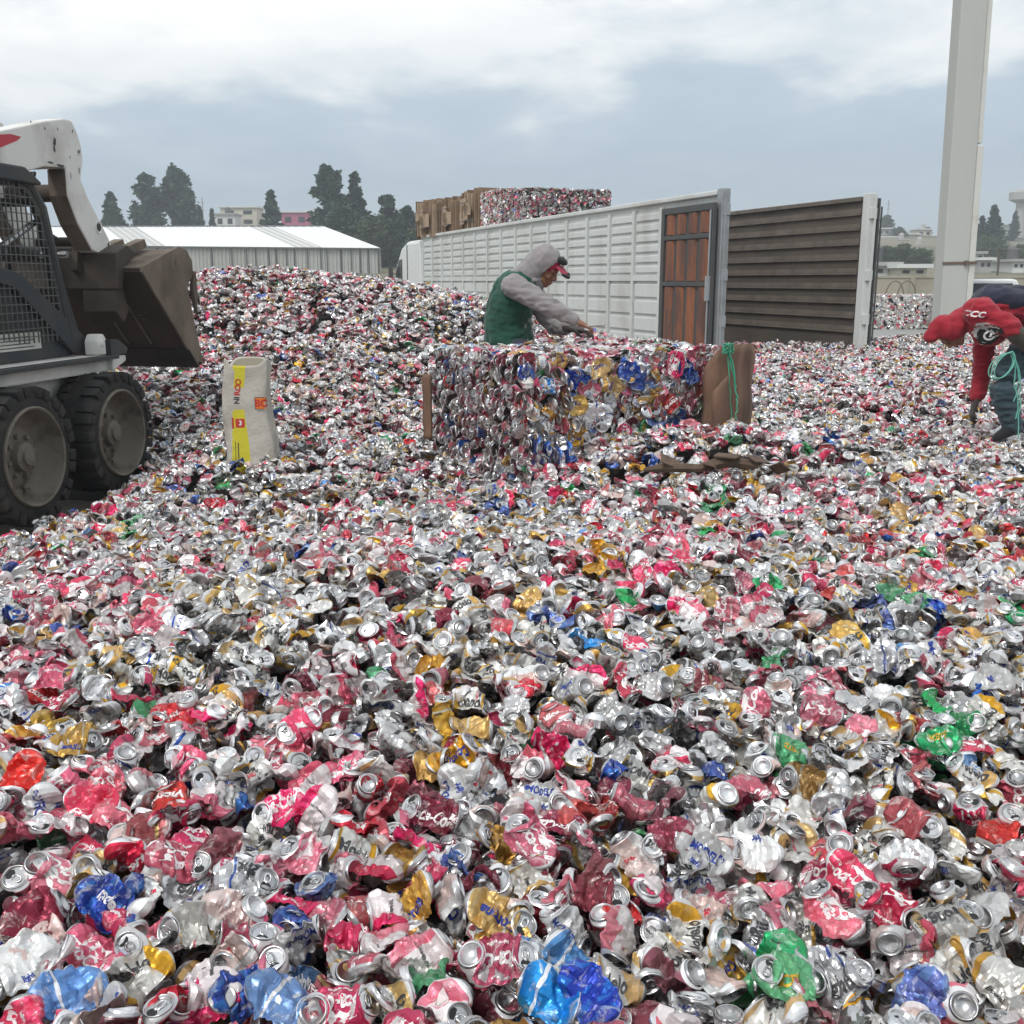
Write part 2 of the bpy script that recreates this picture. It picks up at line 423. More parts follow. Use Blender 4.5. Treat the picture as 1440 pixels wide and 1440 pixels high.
# ------------------------------------------------------------------ crushed can geometry
CR, CH, RE = 0.0314, 0.116, 0.0250
def tri(x): return 4 * np.abs(x - np.floor(x + 0.5)) - 1
def crushed(rng, kind=None, nu=44, nt=30):
    """returns (body grid (nt+1,nu,3), lid frame, base frame, kind)
    the wall is flattened, folded and creased; both ends keep their round plates and tilt against the sheet"""
    if kind is None: kind = rng.choice(['flat', 'flat', 'fan', 'fold', 'stomp', 'dent'], p=[.27, .24, .24, .15, .06, .04])
    t = np.linspace(0, 1, nt + 1)[:, None]; u = (np.arange(nu) / nu * 2 * np.pi)[None, :]
    L = CH; q = 0.86; k_fold = 0.0; a0, a1 = rng.uniform(20, 85), rng.uniform(20, 85); wid = 1.0; cre = 1.0
    w0, w1 = 0.22, 0.80
    if kind == 'flat': L *= rng.uniform(.8, .98); q = rng.uniform(.90, .97)
    elif kind == 'fan': L *= rng.uniform(.7, .9); q = rng.uniform(.90, .97); a0 = rng.uniform(60, 100); a1 = rng.uniform(70, 150)
    elif kind == 'fold': q = rng.uniform(.88, .96); k_fold = R(rng.uniform(50, 135)); a0, a1 = rng.uniform(0, 50), rng.uniform(0, 50)
    elif kind == 'stomp': L *= rng.uniform(.32, .5); q = rng.uniform(.25, .5); a0, a1 = rng.uniform(-15, 25), rng.uniform(-10, 25); cre = 1.5
    elif kind == 'dent': L *= rng.uniform(.85, .97); q = rng.uniform(.35, .6); a0, a1 = rng.uniform(-5, 35), rng.uniform(-5, 35)
    sgn0, sgn1 = rng.choice([-1, 1]), rng.choice([-1, 1], p=[.35, .65])
    wgt = sstep(0, w0, t) * (1 - sstep(w1, 1, t))
    rb = RE + (CR - RE) * sstep(0, .06, t) * (1 - sstep(.95, 1, t))
    bm_ = CR * (1 - q); am = np.sqrt(max(2 * CR ** 2 - bm_ ** 2, 1e-6)) * wid
    if kind == 'stomp': am = CR * rng.uniform(1.05, 1.25)
    nA = 1 + 0.10 * np.interp(t, [0, .25, .5, .75, 1], rng.uniform(-1, 0.5, 5)) + rng.uniform(-.2, .2) * (t - .5) + .05 * tri(t * rng.uniform(2, 4) + rng.uniform()) + .03 * tri(t * rng.uniform(5, 8) + rng.uniform())
    a = rb * (1 - wgt) + am * wgt * nA
    b = rb * (1 - wgt) + bm_ * wgt * (1 + 0.5 * np.interp(t, [0, .3, .6, 1], rng.uniform(-.6, 1, 4)))
    # centre line
    ts = np.linspace(0, 1, nt + 1)
    th = R(a0) * sgn0 * (1 - sstep(0, .16, ts)) - R(a1) * sgn1 * sstep(.84, 1, ts)
    tf = rng.uniform(.4, .6)
    if k_fold: th = th + k_fold * (sstep(tf - .10, tf + .10, ts) - .5)
    th = th + R(rng.uniform(-25, 25)) * np.sin(ts * np.pi * rng.uniform(.7, 2) + rng.uniform(0, 6))
    if kind == 'stomp': th = th + R(40) * np.sin(ts * 2 * np.pi * rng.uniform(1.4, 2.2) + rng.uniform(0, 6)) * (sstep(0, .2, ts) * (1 - sstep(.8, 1, ts)))
    la = rng.uniform(-.35, .35) * np.sin(ts * np.pi)            # sideways sway
    d = np.stack([np.cos(th) * np.cos(la), np.sin(la), np.sin(th)], -1)
    C = np.zeros((nt + 1, 3)); C[1:] = np.cumsum((d[1:] + d[:-1]) / 2, 0) * L / nt
    T = d / np.linalg.norm(d, axis=1, keepdims=True)
    B0 = np.array([0, 1.0, 0])[None] * np.ones((nt + 1, 1)); B = B0 - T * (B0 * T).sum(1, keepdims=True); B /= np.linalg.norm(B, axis=1, keepdims=True)
    N = np.cross(T, B)
    tw = (R(rng.uniform(-35, 35)) * (ts - .5) * 1.4)[:, None]
    Bt = B * np.cos(tw) + N * np.sin(tw); Nt = N * np.cos(tw) - B * np.sin(tw)
    cu, su = np.cos(u), np.sin(u)
    su_ = su * (1 - wgt) + np.sign(su) * np.abs(su) ** (.6 if q < .7 else 1.05) * wgt
    P = C[:, None, :] + (a * cu)[..., None] * Bt[:, None, :] + (b * su_)[..., None] * Nt[:, None, :]
    # creases: folded-plane waves across the sheet, shared by both layers, plus smaller ones per layer
    s1 = t * L; s2 = a * cu
    D = 0
    cre = cre * (1 + .25 * rng.uniform(-1, 1))
    for lam, am_, rep in ((.150, .0110, 1), (.070, .0048, 1), (.042, .0032, 1), (.027, .0019, 2), (.016, .0011, 2)):
        for _ in range(rep):
            an = rng.uniform(0, np.pi); D = D + am_ * tri((s1 * np.cos(an) + s2 * np.sin(an) + .006 * np.sin(s1 * 60 + 3 * _)) / lam + rng.uniform())
    D2 = 0
    s3 = u * CR
    for lam, am_ in ((.06, .0014), (.035, .0012), (.022, .0009), (.013, .0006)):
        for _ in range(2):
            an = rng.uniform(0, np.pi); kk = max(1, round(2 * np.pi * CR * np.sin(an) / lam)) / (2 * np.pi * CR)
            D2 = D2 + am_ * tri(s1 * np.cos(an) / lam + s3 * kk + rng.uniform())
    curl = rng.uniform(-9, 9) * s2 ** 2 if kind != 'stomp' else 0
    W = (sstep(0, .12, t) * (1 - sstep(.88, 1, t)))
    nr = (cu[..., None] * Bt[:, None, :] * .5 + su[..., None] * Nt[:, None, :])
    P = P + (W * (D * cre + curl))[..., None] * Nt[:, None, :] + (W * D2 * cre)[..., None] * nr
    P = P + (W * tri(s2 / .05 + s1 / .06 + rng.uniform()) * .0018)[..., None] * T[:, None, :]
    lid = (C[0], -T[0], B[0], N[0] * -1)
    base = (C[-1], T[-1], B[-1], N[-1])
    lid = (C[0], -T[0], Bt[0], np.cross(-T[0], Bt[0])); base = (C[-1], T[-1], Bt[-1], np.cross(T[-1], Bt[-1]))
    cen = P.reshape(-1, 3).mean(0)
    P = P - cen; lid = (lid[0] - cen,) + lid[1:]; base = (base[0] - cen,) + base[1:]
    return P, lid, base, kind

def disc(prof, n, fr, warp=None):
    """lathe about a frame (origin, axis, e1, e2); returns verts, quads"""
    o, ax, e1, e2 = fr
    an = np.arange(n) / n * 2 * np.pi; V = []
    for r, h in prof:
        x, y = r * np.cos(an), r * np.sin(an)
        hh = h + (warp * (x * x - y * y) if warp else 0)
        V.append(o + x[:, None] * e1 + y[:, None] * e2 + (hh if np.ndim(hh) else np.full(n, hh))[:, None] * ax)
    V = np.concatenate(V)
    F = [(i * n + k, i * n + (k + 1) % n, (i + 1) * n + (k + 1) % n, (i + 1) * n + k) for i in range(len(prof) - 1) for k in range(n)]
    F.append(tuple((len(prof) - 1) * n + k for k in range(n)))
    return V, F
LIDP = [(RE - .0012, -.002), (RE, .0), (RE + .0006, .0022), (RE - .0006, .0032), (RE - .0022, .0024), (RE - .0028, -.0030), (RE - .0040, -.0036), (RE - .0050, -.0018), (RE - .008, -.0014)]
BASEP = [(RE, -.001), (RE - .001, .0035), (RE - .0025, .0055), (RE - .0042, .0050), (RE - .0056, .001), (RE - .009, -.0045), (RE - .016, -.0085), (RE - .022, -.0098)]

def tab_mesh(fr, rng, lift):
    """ring pull: a rounded loop with a hole and a rivet, lifted by some angle"""
    o, ax, e1, e2 = fr
    n = 14; V = []; F = []
    for j, (sx, sy, h) in enumerate(((1, 1, .0), (1, 1, .0012), (.62, .58, .0014), (.62, .58, .0002))):
        for k in range(n):
            an = 2 * math.pi * k / n
            x = -.0035 + math.copysign(abs(math.cos(an)) ** .8, math.cos(an)) * .0115 * sx - .0; y = math.copysign(abs(math.sin(an)) ** .8, math.sin(an)) * .0078 * sy
            V.append((x, y, h))
    for j in range(4):
        for k in range(n): F.append((j * n + k, j * n + (k + 1) % n, ((j + 1) % 4) * n + (k + 1) % n, ((j + 1) % 4) * n + k))
    b = len(V)
    for k in range(8): V.append((.0055 + .003 * math.cos(k * math.pi / 4), .003 * math.sin(k * math.pi / 4), .0022))
    for k in range(8): V.append((.0055 + .0036 * math.cos(k * math.pi / 4), .0036 * math.sin(k * math.pi / 4), .000))
    F.append(tuple(b + k for k in range(8)))
    for k in range(8): F.append((b + 8 + k, b + 8 + (k + 1) % 8, b + (k + 1) % 8, b + k))
    V = np.array(V); cs, sn = math.cos(lift), math.sin(lift)
    x = V[:, 0] - .008; V2 = V.copy(); V2[:, 0] = .008 + x * cs; V2[:, 2] = V[:, 2] - x * sn * 1.0
    return o + V2[:, :1] * e1 + V2[:, 1:2] * e2 + (V2[:, 2:] - .0012) * ax, F

def mouth_mesh(fr):
    o, ax, e1, e2 = fr; n = 14
    an = np.arange(n) / n * 2 * np.pi
    x = .0132 + .0078 * np.cos(an); y = .0105 * np.sin(an)
    return o + x[:, None] * e1 + y[:, None] * e2 + (-.0011) * ax, [tuple(range(n))]

def can_parts(rng, lk, kind=None, nu=44, nt=30, nl=24, letters=True):

    P, lid, base, kind = crushed(rng, kind, nu, nt)
    V = P.reshape(-1, 3); nt1 = nt + 1
    F = np.array([[i * nu + k, i * nu + (k + 1) % nu, (i + 1) * nu + (k + 1) % nu, (i + 1) * nu + k] for i in range(nt) for k in range(nu)])
    U = []
    for i in range(nt):
        for k in range(nu):
            U += [(k / nu, i / nt), ((k + 1) / nu, i / nt), ((k + 1) / nu, (i + 1) / nt), (k / nu, (i + 1) / nt)]
    out = {'kind': kind, 'liv': lk}
    faces = [tuple(f) for f in F]; mi = [0] * len(faces); mats = [LIV[lk][0]]; Vs = [V]; nb = len(V)
    if letters:
        Pu = np.concatenate([P, P[:, :1]], 1)
        du = np.roll(P, -1, 1) - np.roll(P, 1, 1); dv = np.gradient(P, axis=0)
        Nn = np.cross(dv, du); Nn /= np.linalg.norm(Nn, axis=2, keepdims=True) + 1e-9
        cen = P.mean(1, keepdims=True)
        if ((Nn * (P - cen)).sum()) < 0: Nn = -Nn
        Nu = np.concatenate([Nn, Nn[:, :1]], 1)
        du0 = rng.uniform(-.1, .1)
        for (s, ink, size, shear, vert, uc, vc) in LIV[lk][2] + [('IIlIlIII', INK_K, .010, 0, 0, .90, .35)]:
            if rng.uniform() < .25: continue
            size = size * rng.uniform(.82, 1.1); vc = vc + rng.uniform(-.05, .05)
            TV, TF = text_tris(s, shear)
            if vert: pu, pv = -TV[:, 1] * size, TV[:, 0] * size
            else: pu, pv = -TV[:, 0] * size * -1, TV[:, 1] * size
            uu = (uc + du0 + pu / (2 * np.pi * CR)) % 1.0; vv = np.clip(vc + pv / CH, .04, .96)
            fu, fv = uu * nu, vv * nt; iu, iv = np.minimum(fu.astype(int), nu - 1), np.minimum(fv.astype(int), nt - 1)
            xu, xv = (fu - iu)[:, None], (fv - iv)[:, None]
            def bl(A): return (A[iv, iu] * (1 - xu) + A[iv, iu + 1] * xu) * (1 - xv) + (A[iv + 1, iu] * (1 - xu) + A[iv + 1, iu + 1] * xu) * xv
            Q = bl(Pu); Q = Q + bl(Nu) * .0007
            if ink not in mats: mats.append(ink)
            m_ = mats.index(ink)
            # drop triangles that straddle the seam
            ok = (np.abs(uu[TF].max(1) - uu[TF].min(1)) < .5)
            faces += [tuple(int(x) + nb for x in f) for f in TF[ok]]; mi += [m_] * int(ok.sum()); U += [(0, 0)] * (3 * int(ok.sum()))
            Vs.append(Q); nb += len(Q)
    out['body'] = (np.concatenate(Vs), faces, mi, mats, U)
    wp = rng.uniform(-6, 6) if kind != 'stomp' else 0
    out['lid'] = disc(LIDP, nl, lid, wp); out['base'] = disc(BASEP, nl, base, wp * .5)
    out['tab'] = tab_mesh(lid, rng, R(rng.choice([3, 8, 30]))); out['mouth'] = mouth_mesh(lid)
    return out

def np_mesh(name, V, F, mats, mi=None, U=None, smooth=True, crisp=None):
    me = bpy.data.meshes.new(name)
    V = np.asarray(V, np.float32); lens = np.array([len(f) for f in F], np.int32)
    flat = np.fromiter((i for f in F for i in f), np.int32, int(lens.sum()))
    me.vertices.add(len(V)); me.vertices.foreach_set('co', V.ravel())
    me.loops.add(len(flat)); me.loops.foreach_set('vertex_index', flat)
    me.polygons.add(len(F)); st = np.zeros(len(F), np.int32); st[1:] = np.cumsum(lens)[:-1]
    me.polygons.foreach_set('loop_start', st)
    if mi is not None: me.polygons.foreach_set('material_index', np.array(mi, np.int32))
    if smooth: me.polygons.foreach_set('use_smooth', np.ones(len(F), bool))
    for m in mats: me.materials.append(m)
    if U is not None:
        uv = me.uv_layers.new(name='UVMap'); uv.data.foreach_set('uv', np.asarray(U, np.float32).ravel())
    me.update(calc_edges=True); me.validate(clean_customdata=False)
    if U is not None: me.set_sharp_from_angle(angle=R(17))
    return me

def joined_can(cp, name):
    """whole can as one mesh (for the heap's mass and for bales)"""
    V, F, mi, mats, U = cp['body']; V = [V]; F = list(F); mi = list(mi); mats = list(mats); U = list(U); nb = len(V[0])
    for key, m in (('lid', ALU), ('base', ALU), ('tab', ALU), ('mouth', MOUTH)):
        v, f = cp[key]
        if m not in mats: mats.append(m)
        F += [tuple(i + nb for i in q) for q in f]; mi += [mats.index(m)] * len(f); U += [(0, 0)] * sum(len(q) for q in f)
        V.append(v); nb += len(v)
    return np.concatenate(V), F, mi, mats, U

# ------------------------------------------------------------------ drop the cans
rng = np.random.RandomState(11)
NPRO = 150
protos = []
for i in range(NPRO):
    lk = LKEYS[i % 13] if i < 26 else rng.choice(LKEYS, p=LPROB)
    cp = can_parts(rng, lk, nu=30, nt=20, nl=16)
    V, F, mi, mats, U = joined_can(cp, 'can')
    me = np_mesh('crushed_can_shape', V, F, mats, mi, U)
    smp = cp['body'][0][:620][::3]; smp = np.concatenate([smp, cp['lid'][0][::4], cp['base'][0][::4]])
    protos.append((me, smp, lk, cp['kind']))
BYL = {k: [i for i, p in enumerate(protos) if p[2] == k] for k in LKEYS}
def field(x, y): return .6 * np.sin(1.3 * x + .9 * y + 1.0) + .5 * np.sin(2.9 * x - 1.7 * y) + .4 * np.sin(.7 * x + 3.1 * y + 2.0) + .35 * np.sin(5.1 * x + 1.1 * y)
def pick(r, x=None, y=None):
    if x is not None and r.uniform() < .42:
        f_ = field(x, y)
        if f_ > .45: return int(r.choice(BYL[['pink', 'pink', 'wine', 'white'][r.randint(4)]]))
        if f_ < -.45: return int(r.choice(BYL[['plain', 'silver', 'cream', 'cream'][r.randint(4)]]))
    return int(r.choice(BYL[LKEYS[r.choice(13, p=LPROB)]]))

# colour patches copied from the photo: (pixel x, pixel y, radius, livery)
HOT = [(1283,1155,34,'red'),(745,1185,45,'pink'),(740,1215,30,'pink'),(770,1400,55,'sky'),(830,1400,40,'blue'),(1110,1375,40,'green'),(430,1205,40,'pink'),
 (345,1240,40,'silver'),(130,1130,40,'pink'),(30,1095,36,'red'),(95,1185,30,'green'),(105,1045,40,'gold'),(310,1088,30,'sky'),(280,1092,24,'blue'),
 (420,1022,38,'pink'),(840,1258,36,'wine'),(1200,1235,36,'pink'),(610,1145,34,'wine'),(580,1285,30,'gold'),(690,1220,30,'gold'),(700,1290,36,'gold'),
 (340,1395,36,'blue'),(400,1410,34,'sky'),(480,1420,40,'pink'),(530,1390,30,'pink'),(30,1360,40,'white'),(95,1400,34,'sky'),(1320,1045,38,'green'),
 (1000,890,30,'pink'),(1045,850,24,'pink'),(895,830,26,'pink'),(1075,875,26,'pink'),(1310,880,26,'blue'),(1235,865,26,'blue'),(1380,995,30,'blue'),
 (1420,880,24,'green'),(1320,970,32,'pink'),(700,790,20,'pink'),(820,980,30,'pink'),(875,993,30,'pink'),(630,970,24,'gold'),(715,960,20,'gold'),
 (530,940,22,'red'),(530,965,20,'green'),(640,1065,40,'gold'),(870,1110,28,'blue'),(1020,1110,24,'blue'),(235,890,28,'pink'),(215,890,24,'red'),
 (75,955,34,'pink'),(180,750,20,'green'),(20,895,22,'blue'),(640,720,24,'pink'),(310,820,20,'pink'),(1035,770,34,'pink'),(1090,760,28,'pink'),
 (1225,780,26,'red'),(1250,735,22,'gold'),(1345,735,20,'gold'),(1380,765,22,'gold'),(1060,685,22,'gold'),(1020,670,24,'red'),(750,665,30,'pink'),
 (920,690,30,'pink'),(700,725,18,'blue'),(1000,710,24,'green'),(850,800,20,'gold'),(780,895,18,'blue'),(1150,1000,40,'pink'),(1110,1095,26,'green'),
 (1250,1280,40,'pink'),(1170,1285,40,'pink'),(950,1240,28,'gold'),(940,1180,34,'wine'),(1410,1330,28,'gold'),(700,1350,44,'pink'),(770,1340,24,'green'),
 (600,1430,30,'green'),(250,960,30,'cream'),(500,900,30,'cream'),(660,950,28,'cream'),(560,1060,30,'plain'),(1230,930,44,'silver'),(1300,930,30,'white'),
 (1395,960,36,'white'),(1060,1200,40,'white'),(990,1200,36,'white'),(1330,1300,40,'cream'),(1180,1380,60,'silver'),(240,690,14,'blue'),(190,665,16,'red'),
 (320,680,14,'green'),(50,1290,34,'wine'),(150,1275,34,'blue'),(60,1230,30,'pink'),(250,1210,34,'pink'),(215,1180,30,'wine'),(520,1180,26,'red'),(100,860,22,'pink'),
 (950,770,26,'pink'),(480,760,22,'pink'),(800,690,20,'green'),(1290,690,18,'red'),(1310,765,16,'blue'),(1170,620,16,'blue'),(1130,640,12,'green')]
HOTA = np.array([h[:3] for h in HOT], float); HOTL = [h[3] for h in HOT]

def rotm(rx, ry, rz):
    cx, sx, cy, sy, cz, sz = np.cos(rx), np.sin(rx), np.cos(ry), np.sin(ry), np.cos(rz), np.sin(rz)
    return np.array([[cy * cz, sx * sy * cz - cx * sz, cx * sy * cz + sx * sz], [cy * sz, sx * sy * sz + cx * cz, cx * sy * sz - sx * cz], [-sy, sx * cy, cx * cy]])

CELL = 0.012; X0, X1, Y0, Y1 = -3.9, 3.9, 0.75, 5.6
NX, NY = int((X1 - X0) / CELL), int((Y1 - Y0) / CELL)
gx, gy = np.meshgrid(X0 + (np.arange(NX) + .5) * CELL, Y0 + (np.arange(NY) + .5) * CELL, indexing='ij')
TGT = heap(gx, gy); hm = TGT - 0.17
near = []      # (proto index or -1, pos, R)
def wedge(x, y): return np.abs(x) < 0.56 * y + 0.42
NTRY = 11500
cxs = rng.uniform(X0 + .1, X1 - .1, (NTRY, 5)); cys = Y0 + .1 + (Y1 - Y0 - .2) * rng.uniform(0, 1, (NTRY, 5)) ** .85
for i in range(NTRY):
    best = None
    for c in range(5):
        x, y = cxs[i, c], cys[i, c]
        if not wedge(x, y): continue
        ix, iy = int((x - X0) / CELL), int((y - Y0) / CELL)
        s = slice(max(ix - 2, 0), ix + 3), slice(max(iy - 2, 0), iy + 3)
        gap = (TGT[s] - hm[s]).mean()
        if best is None or gap > best[0]: best = (gap, x, y)
    if best is None or best[0] < 0.0: continue
    _, x, y = best
    u_, v_, d_ = proj((x, y, float(heap(x, y))))
    hit = np.where((HOTA[:, 0] - u_) ** 2 + (HOTA[:, 1] - v_) ** 2 < (HOTA[:, 2] * .85) ** 2)[0]
    if len(hit) and rng.uniform() < .72: pi = rng.choice(BYL[HOTL[hit[0]]])
    else: pi = pick(rng, x, y)
    me, smp, lk, kd = protos[pi]
    tl = 26 + 8 * np.clip((3.0 - y) / 1.2, 0, 1) if kd != 'stomp' else 34
    flip = np.pi if rng.uniform() < .5 else 0
    M = rotm(R(rng.normal(0, tl)) + flip + R(14), R(rng.normal(0, tl)), rng.uniform(0, 2 * np.pi))
    Q = smp @ M.T
    qx = ((Q[:, 0] + x - X0) / CELL).astype(int); qy = ((Q[:, 1] + y - Y0) / CELL).astype(int)
    ok = (qx >= 0) & (qx < NX) & (qy >= 0) & (qy < NY)
    if ok.sum() < 50: continue
    qx, qy, qz = qx[ok], qy[ok], Q[ok, 2]
    nr_ = float(np.clip((3.0 - y) / 1.2, 0, 1))
    dz = np.percentile(hm[qx, qy] - qz, 91 + 5 * nr_)
    dz = min(dz, float(heap(x, y)) + 0.045 + .02 * nr_)
    np.maximum.at(hm, (qx, qy), qz + dz)
    near.append((pi, np.array([x, y, dz]), M))
# cans one can name in the photo lie on top, their broad side turned up
hero = {}
rh = np.random.RandomState(8)
for (hx, hy, hr, lk) in HOT:
    if hy < 860 or hr < 34: continue
    r_ = ray(hx, hy); P = None
    for s_ in np.arange(.8, 6.5, .01):
        q = EYE + r_ * s_
        ix, iy = int((q.x - X0) / CELL), int((q.y - Y0) / CELL)
        if 3 <= ix < NX - 3 and 3 <= iy < NY - 3 and q.z < np.percentile(hm[ix - 3:ix + 4, iy - 3:iy + 4], 75) + .012: P = q; break
    if P is None: continue
    n = (Vector((0, 0, 1)) * .75 - r_.normalized() * .75 + Vector(rh.normal(0, .16, 3))).normalized()
    up_ = Vector((rh.normal(0, .45), 1, 0)) if lk in ('red', 'redt', 'dark') else Vector((rh.choice([-1, 1]), rh.normal(0, .45), 0))
    if (hx, hy) in ((745, 1185), (1200, 1235)): up_ = Vector((.35, -1, 0))
    ax = (up_ - n * up_.dot(n)).normalized(); ay = n.cross(ax)
    M = np.array([[ax[k], ay[k], n[k]] for k in range(3)])
    pi = BYL[lk][0]; near.append((pi, np.array(P) + np.array(n) * .006, M)); hero[len(near) - 1] = (lk, rh.choice(['flat', 'flat', 'fan']))
print('near cans', len(near))

# which of them show largest: splat sample points into a small depth buffer
SB = 720
zb = np.full((SB, SB), 1e9); idb = np.full((SB, SB), -1, int)
for i, (pi, p, M) in enumerate(near):
    Q = protos[pi][1] @ M.T + p
    u_, v_, d_ = proj(Q); uu = (u_ * SB / 1440).astype(int); vv = (v_ * SB / 1440).astype(int)
    for ox in (-1, 0, 1):
        for oy in (-1, 0, 1):
            a_, b_ = uu + ox, vv + oy; ok = (a_ >= 0) & (a_ < SB) & (b_ >= 0) & (b_ < SB) & (d_ > .1)
            a_, b_, dd = a_[ok], b_[ok], d_[ok]
            cl = dd < zb[b_, a_]
            zb[b_[cl], a_[cl]] = dd[cl]; idb[b_[cl], a_[cl]] = i
cnt = np.bincount(idb[idb >= 0], minlength=len(near))
for i in hero: cnt[i] = cnt[i] * 3 + (400 if cnt[i] > 60 else 0)
order = np.argsort(-cnt)[:300]
chosen = set(int(i) for i in order)
vis = {}
ys_, xs_ = np.nonzero(idb >= 0)
sx_ = np.bincount(idb[ys_, xs_], weights=xs_, minlength=len(near)); sy_ = np.bincount(idb[ys_, xs_], weights=ys_, minlength=len(near))
for i in order: c_ = max(1, (idb == i).sum()); vis[int(i)] = (sx_[i] / c_ * 1440 / SB, sy_[i] / c_ * 1440 / SB)

# the rest of the heap: same shapes, spread at random over the surface
far = []
def scatter(n, y0, y1, depth):
    y = y0 + (y1 - y0) * rng.uniform(0, 1, n) ** .8; x = rng.uniform(-1, 1, n) * (0.60 * y + 1.0)
    z_ = heap(x, y) - rng.uniform(0, 1, n) ** 1.5 * depth
    return x, y, z_
fx, fy, fz = scatter(42000, 5.5, 19.0, 0.11)
_f = field(fx, fy); _c = rng.uniform(size=len(fx)) < .42
_hi = np.where(_c & (_f > .45))[0]; _lo = np.where(_c & (_f < -.45))[0]
e = 0.05
gxx = (heap(fx + e, fy) - heap(fx - e, fy)) / (2 * e); gyy = (heap(fx, fy + e) - heap(fx, fy - e)) / (2 * e)
fu, fv, fd = proj(np.stack([fx, fy, fz], -1))
keep = (fu > -260) & (fu < 1700) & (fz > -0.25)
# nothing inside the bale, the skid steer's wheels or the trailer
for (cx_, cy_, hx, hy, an) in BLOCKS:
    c_, s_ = math.cos(an), math.sin(an)
    lx = (fx - cx_) * c_ + (fy - cy_) * s_; ly = -(fx - cx_) * s_ + (fy - cy_) * c_
    keep &= ~((np.abs(lx) < hx) & (np.abs(ly) < hy))
fi = np.where(keep)[0]
frx = rng.normal(0, R(21), len(fx)) + np.pi * (rng.uniform(size=len(fx)) < .5); fry = rng.normal(0, R(21), len(fx)); frz = rng.uniform(0, 2 * np.pi, len(fx))
_lk = rng.choice(13, p=LPROB, size=len(fx)); fp = np.array([BYL[LKEYS[a]][b % len(BYL[LKEYS[a]])] for a, b in zip(_lk, rng.randint(1000, size=len(fx)))])
for i in _hi: fp[i] = rng.choice(BYL[['pink', 'pink', 'wine', 'white'][rng.randint(4)]])
for i in _lo: fp[i] = rng.choice(BYL[['plain', 'silver', 'cream', 'cream'][rng.randint(4)]])
pts, rots, idxs = [], [], []
for i in fi:
    hit = np.where((HOTA[:, 0] - fu[i]) ** 2 + (HOTA[:, 1] - fv[i]) ** 2 < (HOTA[:, 2] * .85) ** 2)[0]
    if len(hit) and rng.uniform() < .7: fp[i] = rng.choice(BYL[HOTL[hit[0]]])
    e_ = Euler((frx[i] + gyy[i] * .8, fry[i] - gxx[i] * .8, frz[i]))
    pts.append((fx[i], fy[i], fz[i])); rots.append((frx[i] + gyy[i] * .8, fry[i] - gxx[i] * .8, frz[i])); idxs.append(fp[i])
for i, (pi, p, M) in enumerate(near):
    if i in chosen: continue
    e_ = Matrix(M.tolist()).to_euler()
    pts.append(tuple(p)); rots.append(tuple(e_)); idxs.append(pi)
print('mass cans', len(pts))

protoc = bpy.data.collections.new('crushed_can_shapes')
for i, (me, _, _, _) in enumerate(protos):
    protoc.objects.link(bpy.data.objects.new('crushed_can_shape.%03d' % i, me))
pm = bpy.data.meshes.new('crushed_cans')
pm.vertices.add(len(pts)); pm.vertices.foreach_set('co', np.array(pts, np.float32).ravel())
at_ = pm.attributes.new('rot', 'FLOAT_VECTOR', 'POINT'); at_.data.foreach_set('vector', np.array(rots, np.float32).ravel())
at_ = pm.attributes.new('pick', 'INT', 'POINT'); at_.data.foreach_set('value', np.array(idxs, np.int32))
pm.update()
mass = bpy.data.objects.new('crushed_cans', pm); COL.objects.link(mass)
tag(mass, 'mass of crushed aluminium drink cans covering the yard as far as the trailer', 'crushed cans', kind='stuff')
gn = bpy.data.node_groups.new('scatter_cans', 'GeometryNodeTree')
gn.interface.new_socket('Geometry', in_out='INPUT', socket_type='NodeSocketGeometry')
gn.interface.new_socket('Geometry', in_out='OUTPUT', socket_type='NodeSocketGeometry')
g = NT(gn)
gi = g.n('NodeGroupInput'); go_ = g.n('NodeGroupOutput')
ci = g.n('GeometryNodeCollectionInfo'); ci.inputs['Collection'].default_value = protoc
ci.inputs['Separate Children'].default_value = True; ci.inputs['Reset Children'].default_value = True
ip = g.n('GeometryNodeInstanceOnPoints'); ip.inputs['Pick Instance'].default_value = True
na = g.n('GeometryNodeInputNamedAttribute', data_type='INT'); na.inputs['Name'].default_value = 'pick'
nr = g.n('GeometryNodeInputNamedAttribute', data_type='FLOAT_VECTOR'); nr.inputs['Name'].default_value = 'rot'
g.l(gi.outputs[0], ip.inputs['Points']); g.l(ci.outputs[0], ip.inputs['Instance'])
g.l([o for o in na.outputs if o.enabled][0], ip.inputs['Instance Index'])
er = g.n('FunctionNodeEulerToRotation'); g.l([o for o in nr.outputs if o.enabled][0], er.inputs[0]); g.l(er.outputs[0], ip.inputs['Rotation'])
g.l(ip.outputs[0], go_.inputs[0])
md = mass.modifiers.new('scatter', 'NODES'); md.node_group = gn

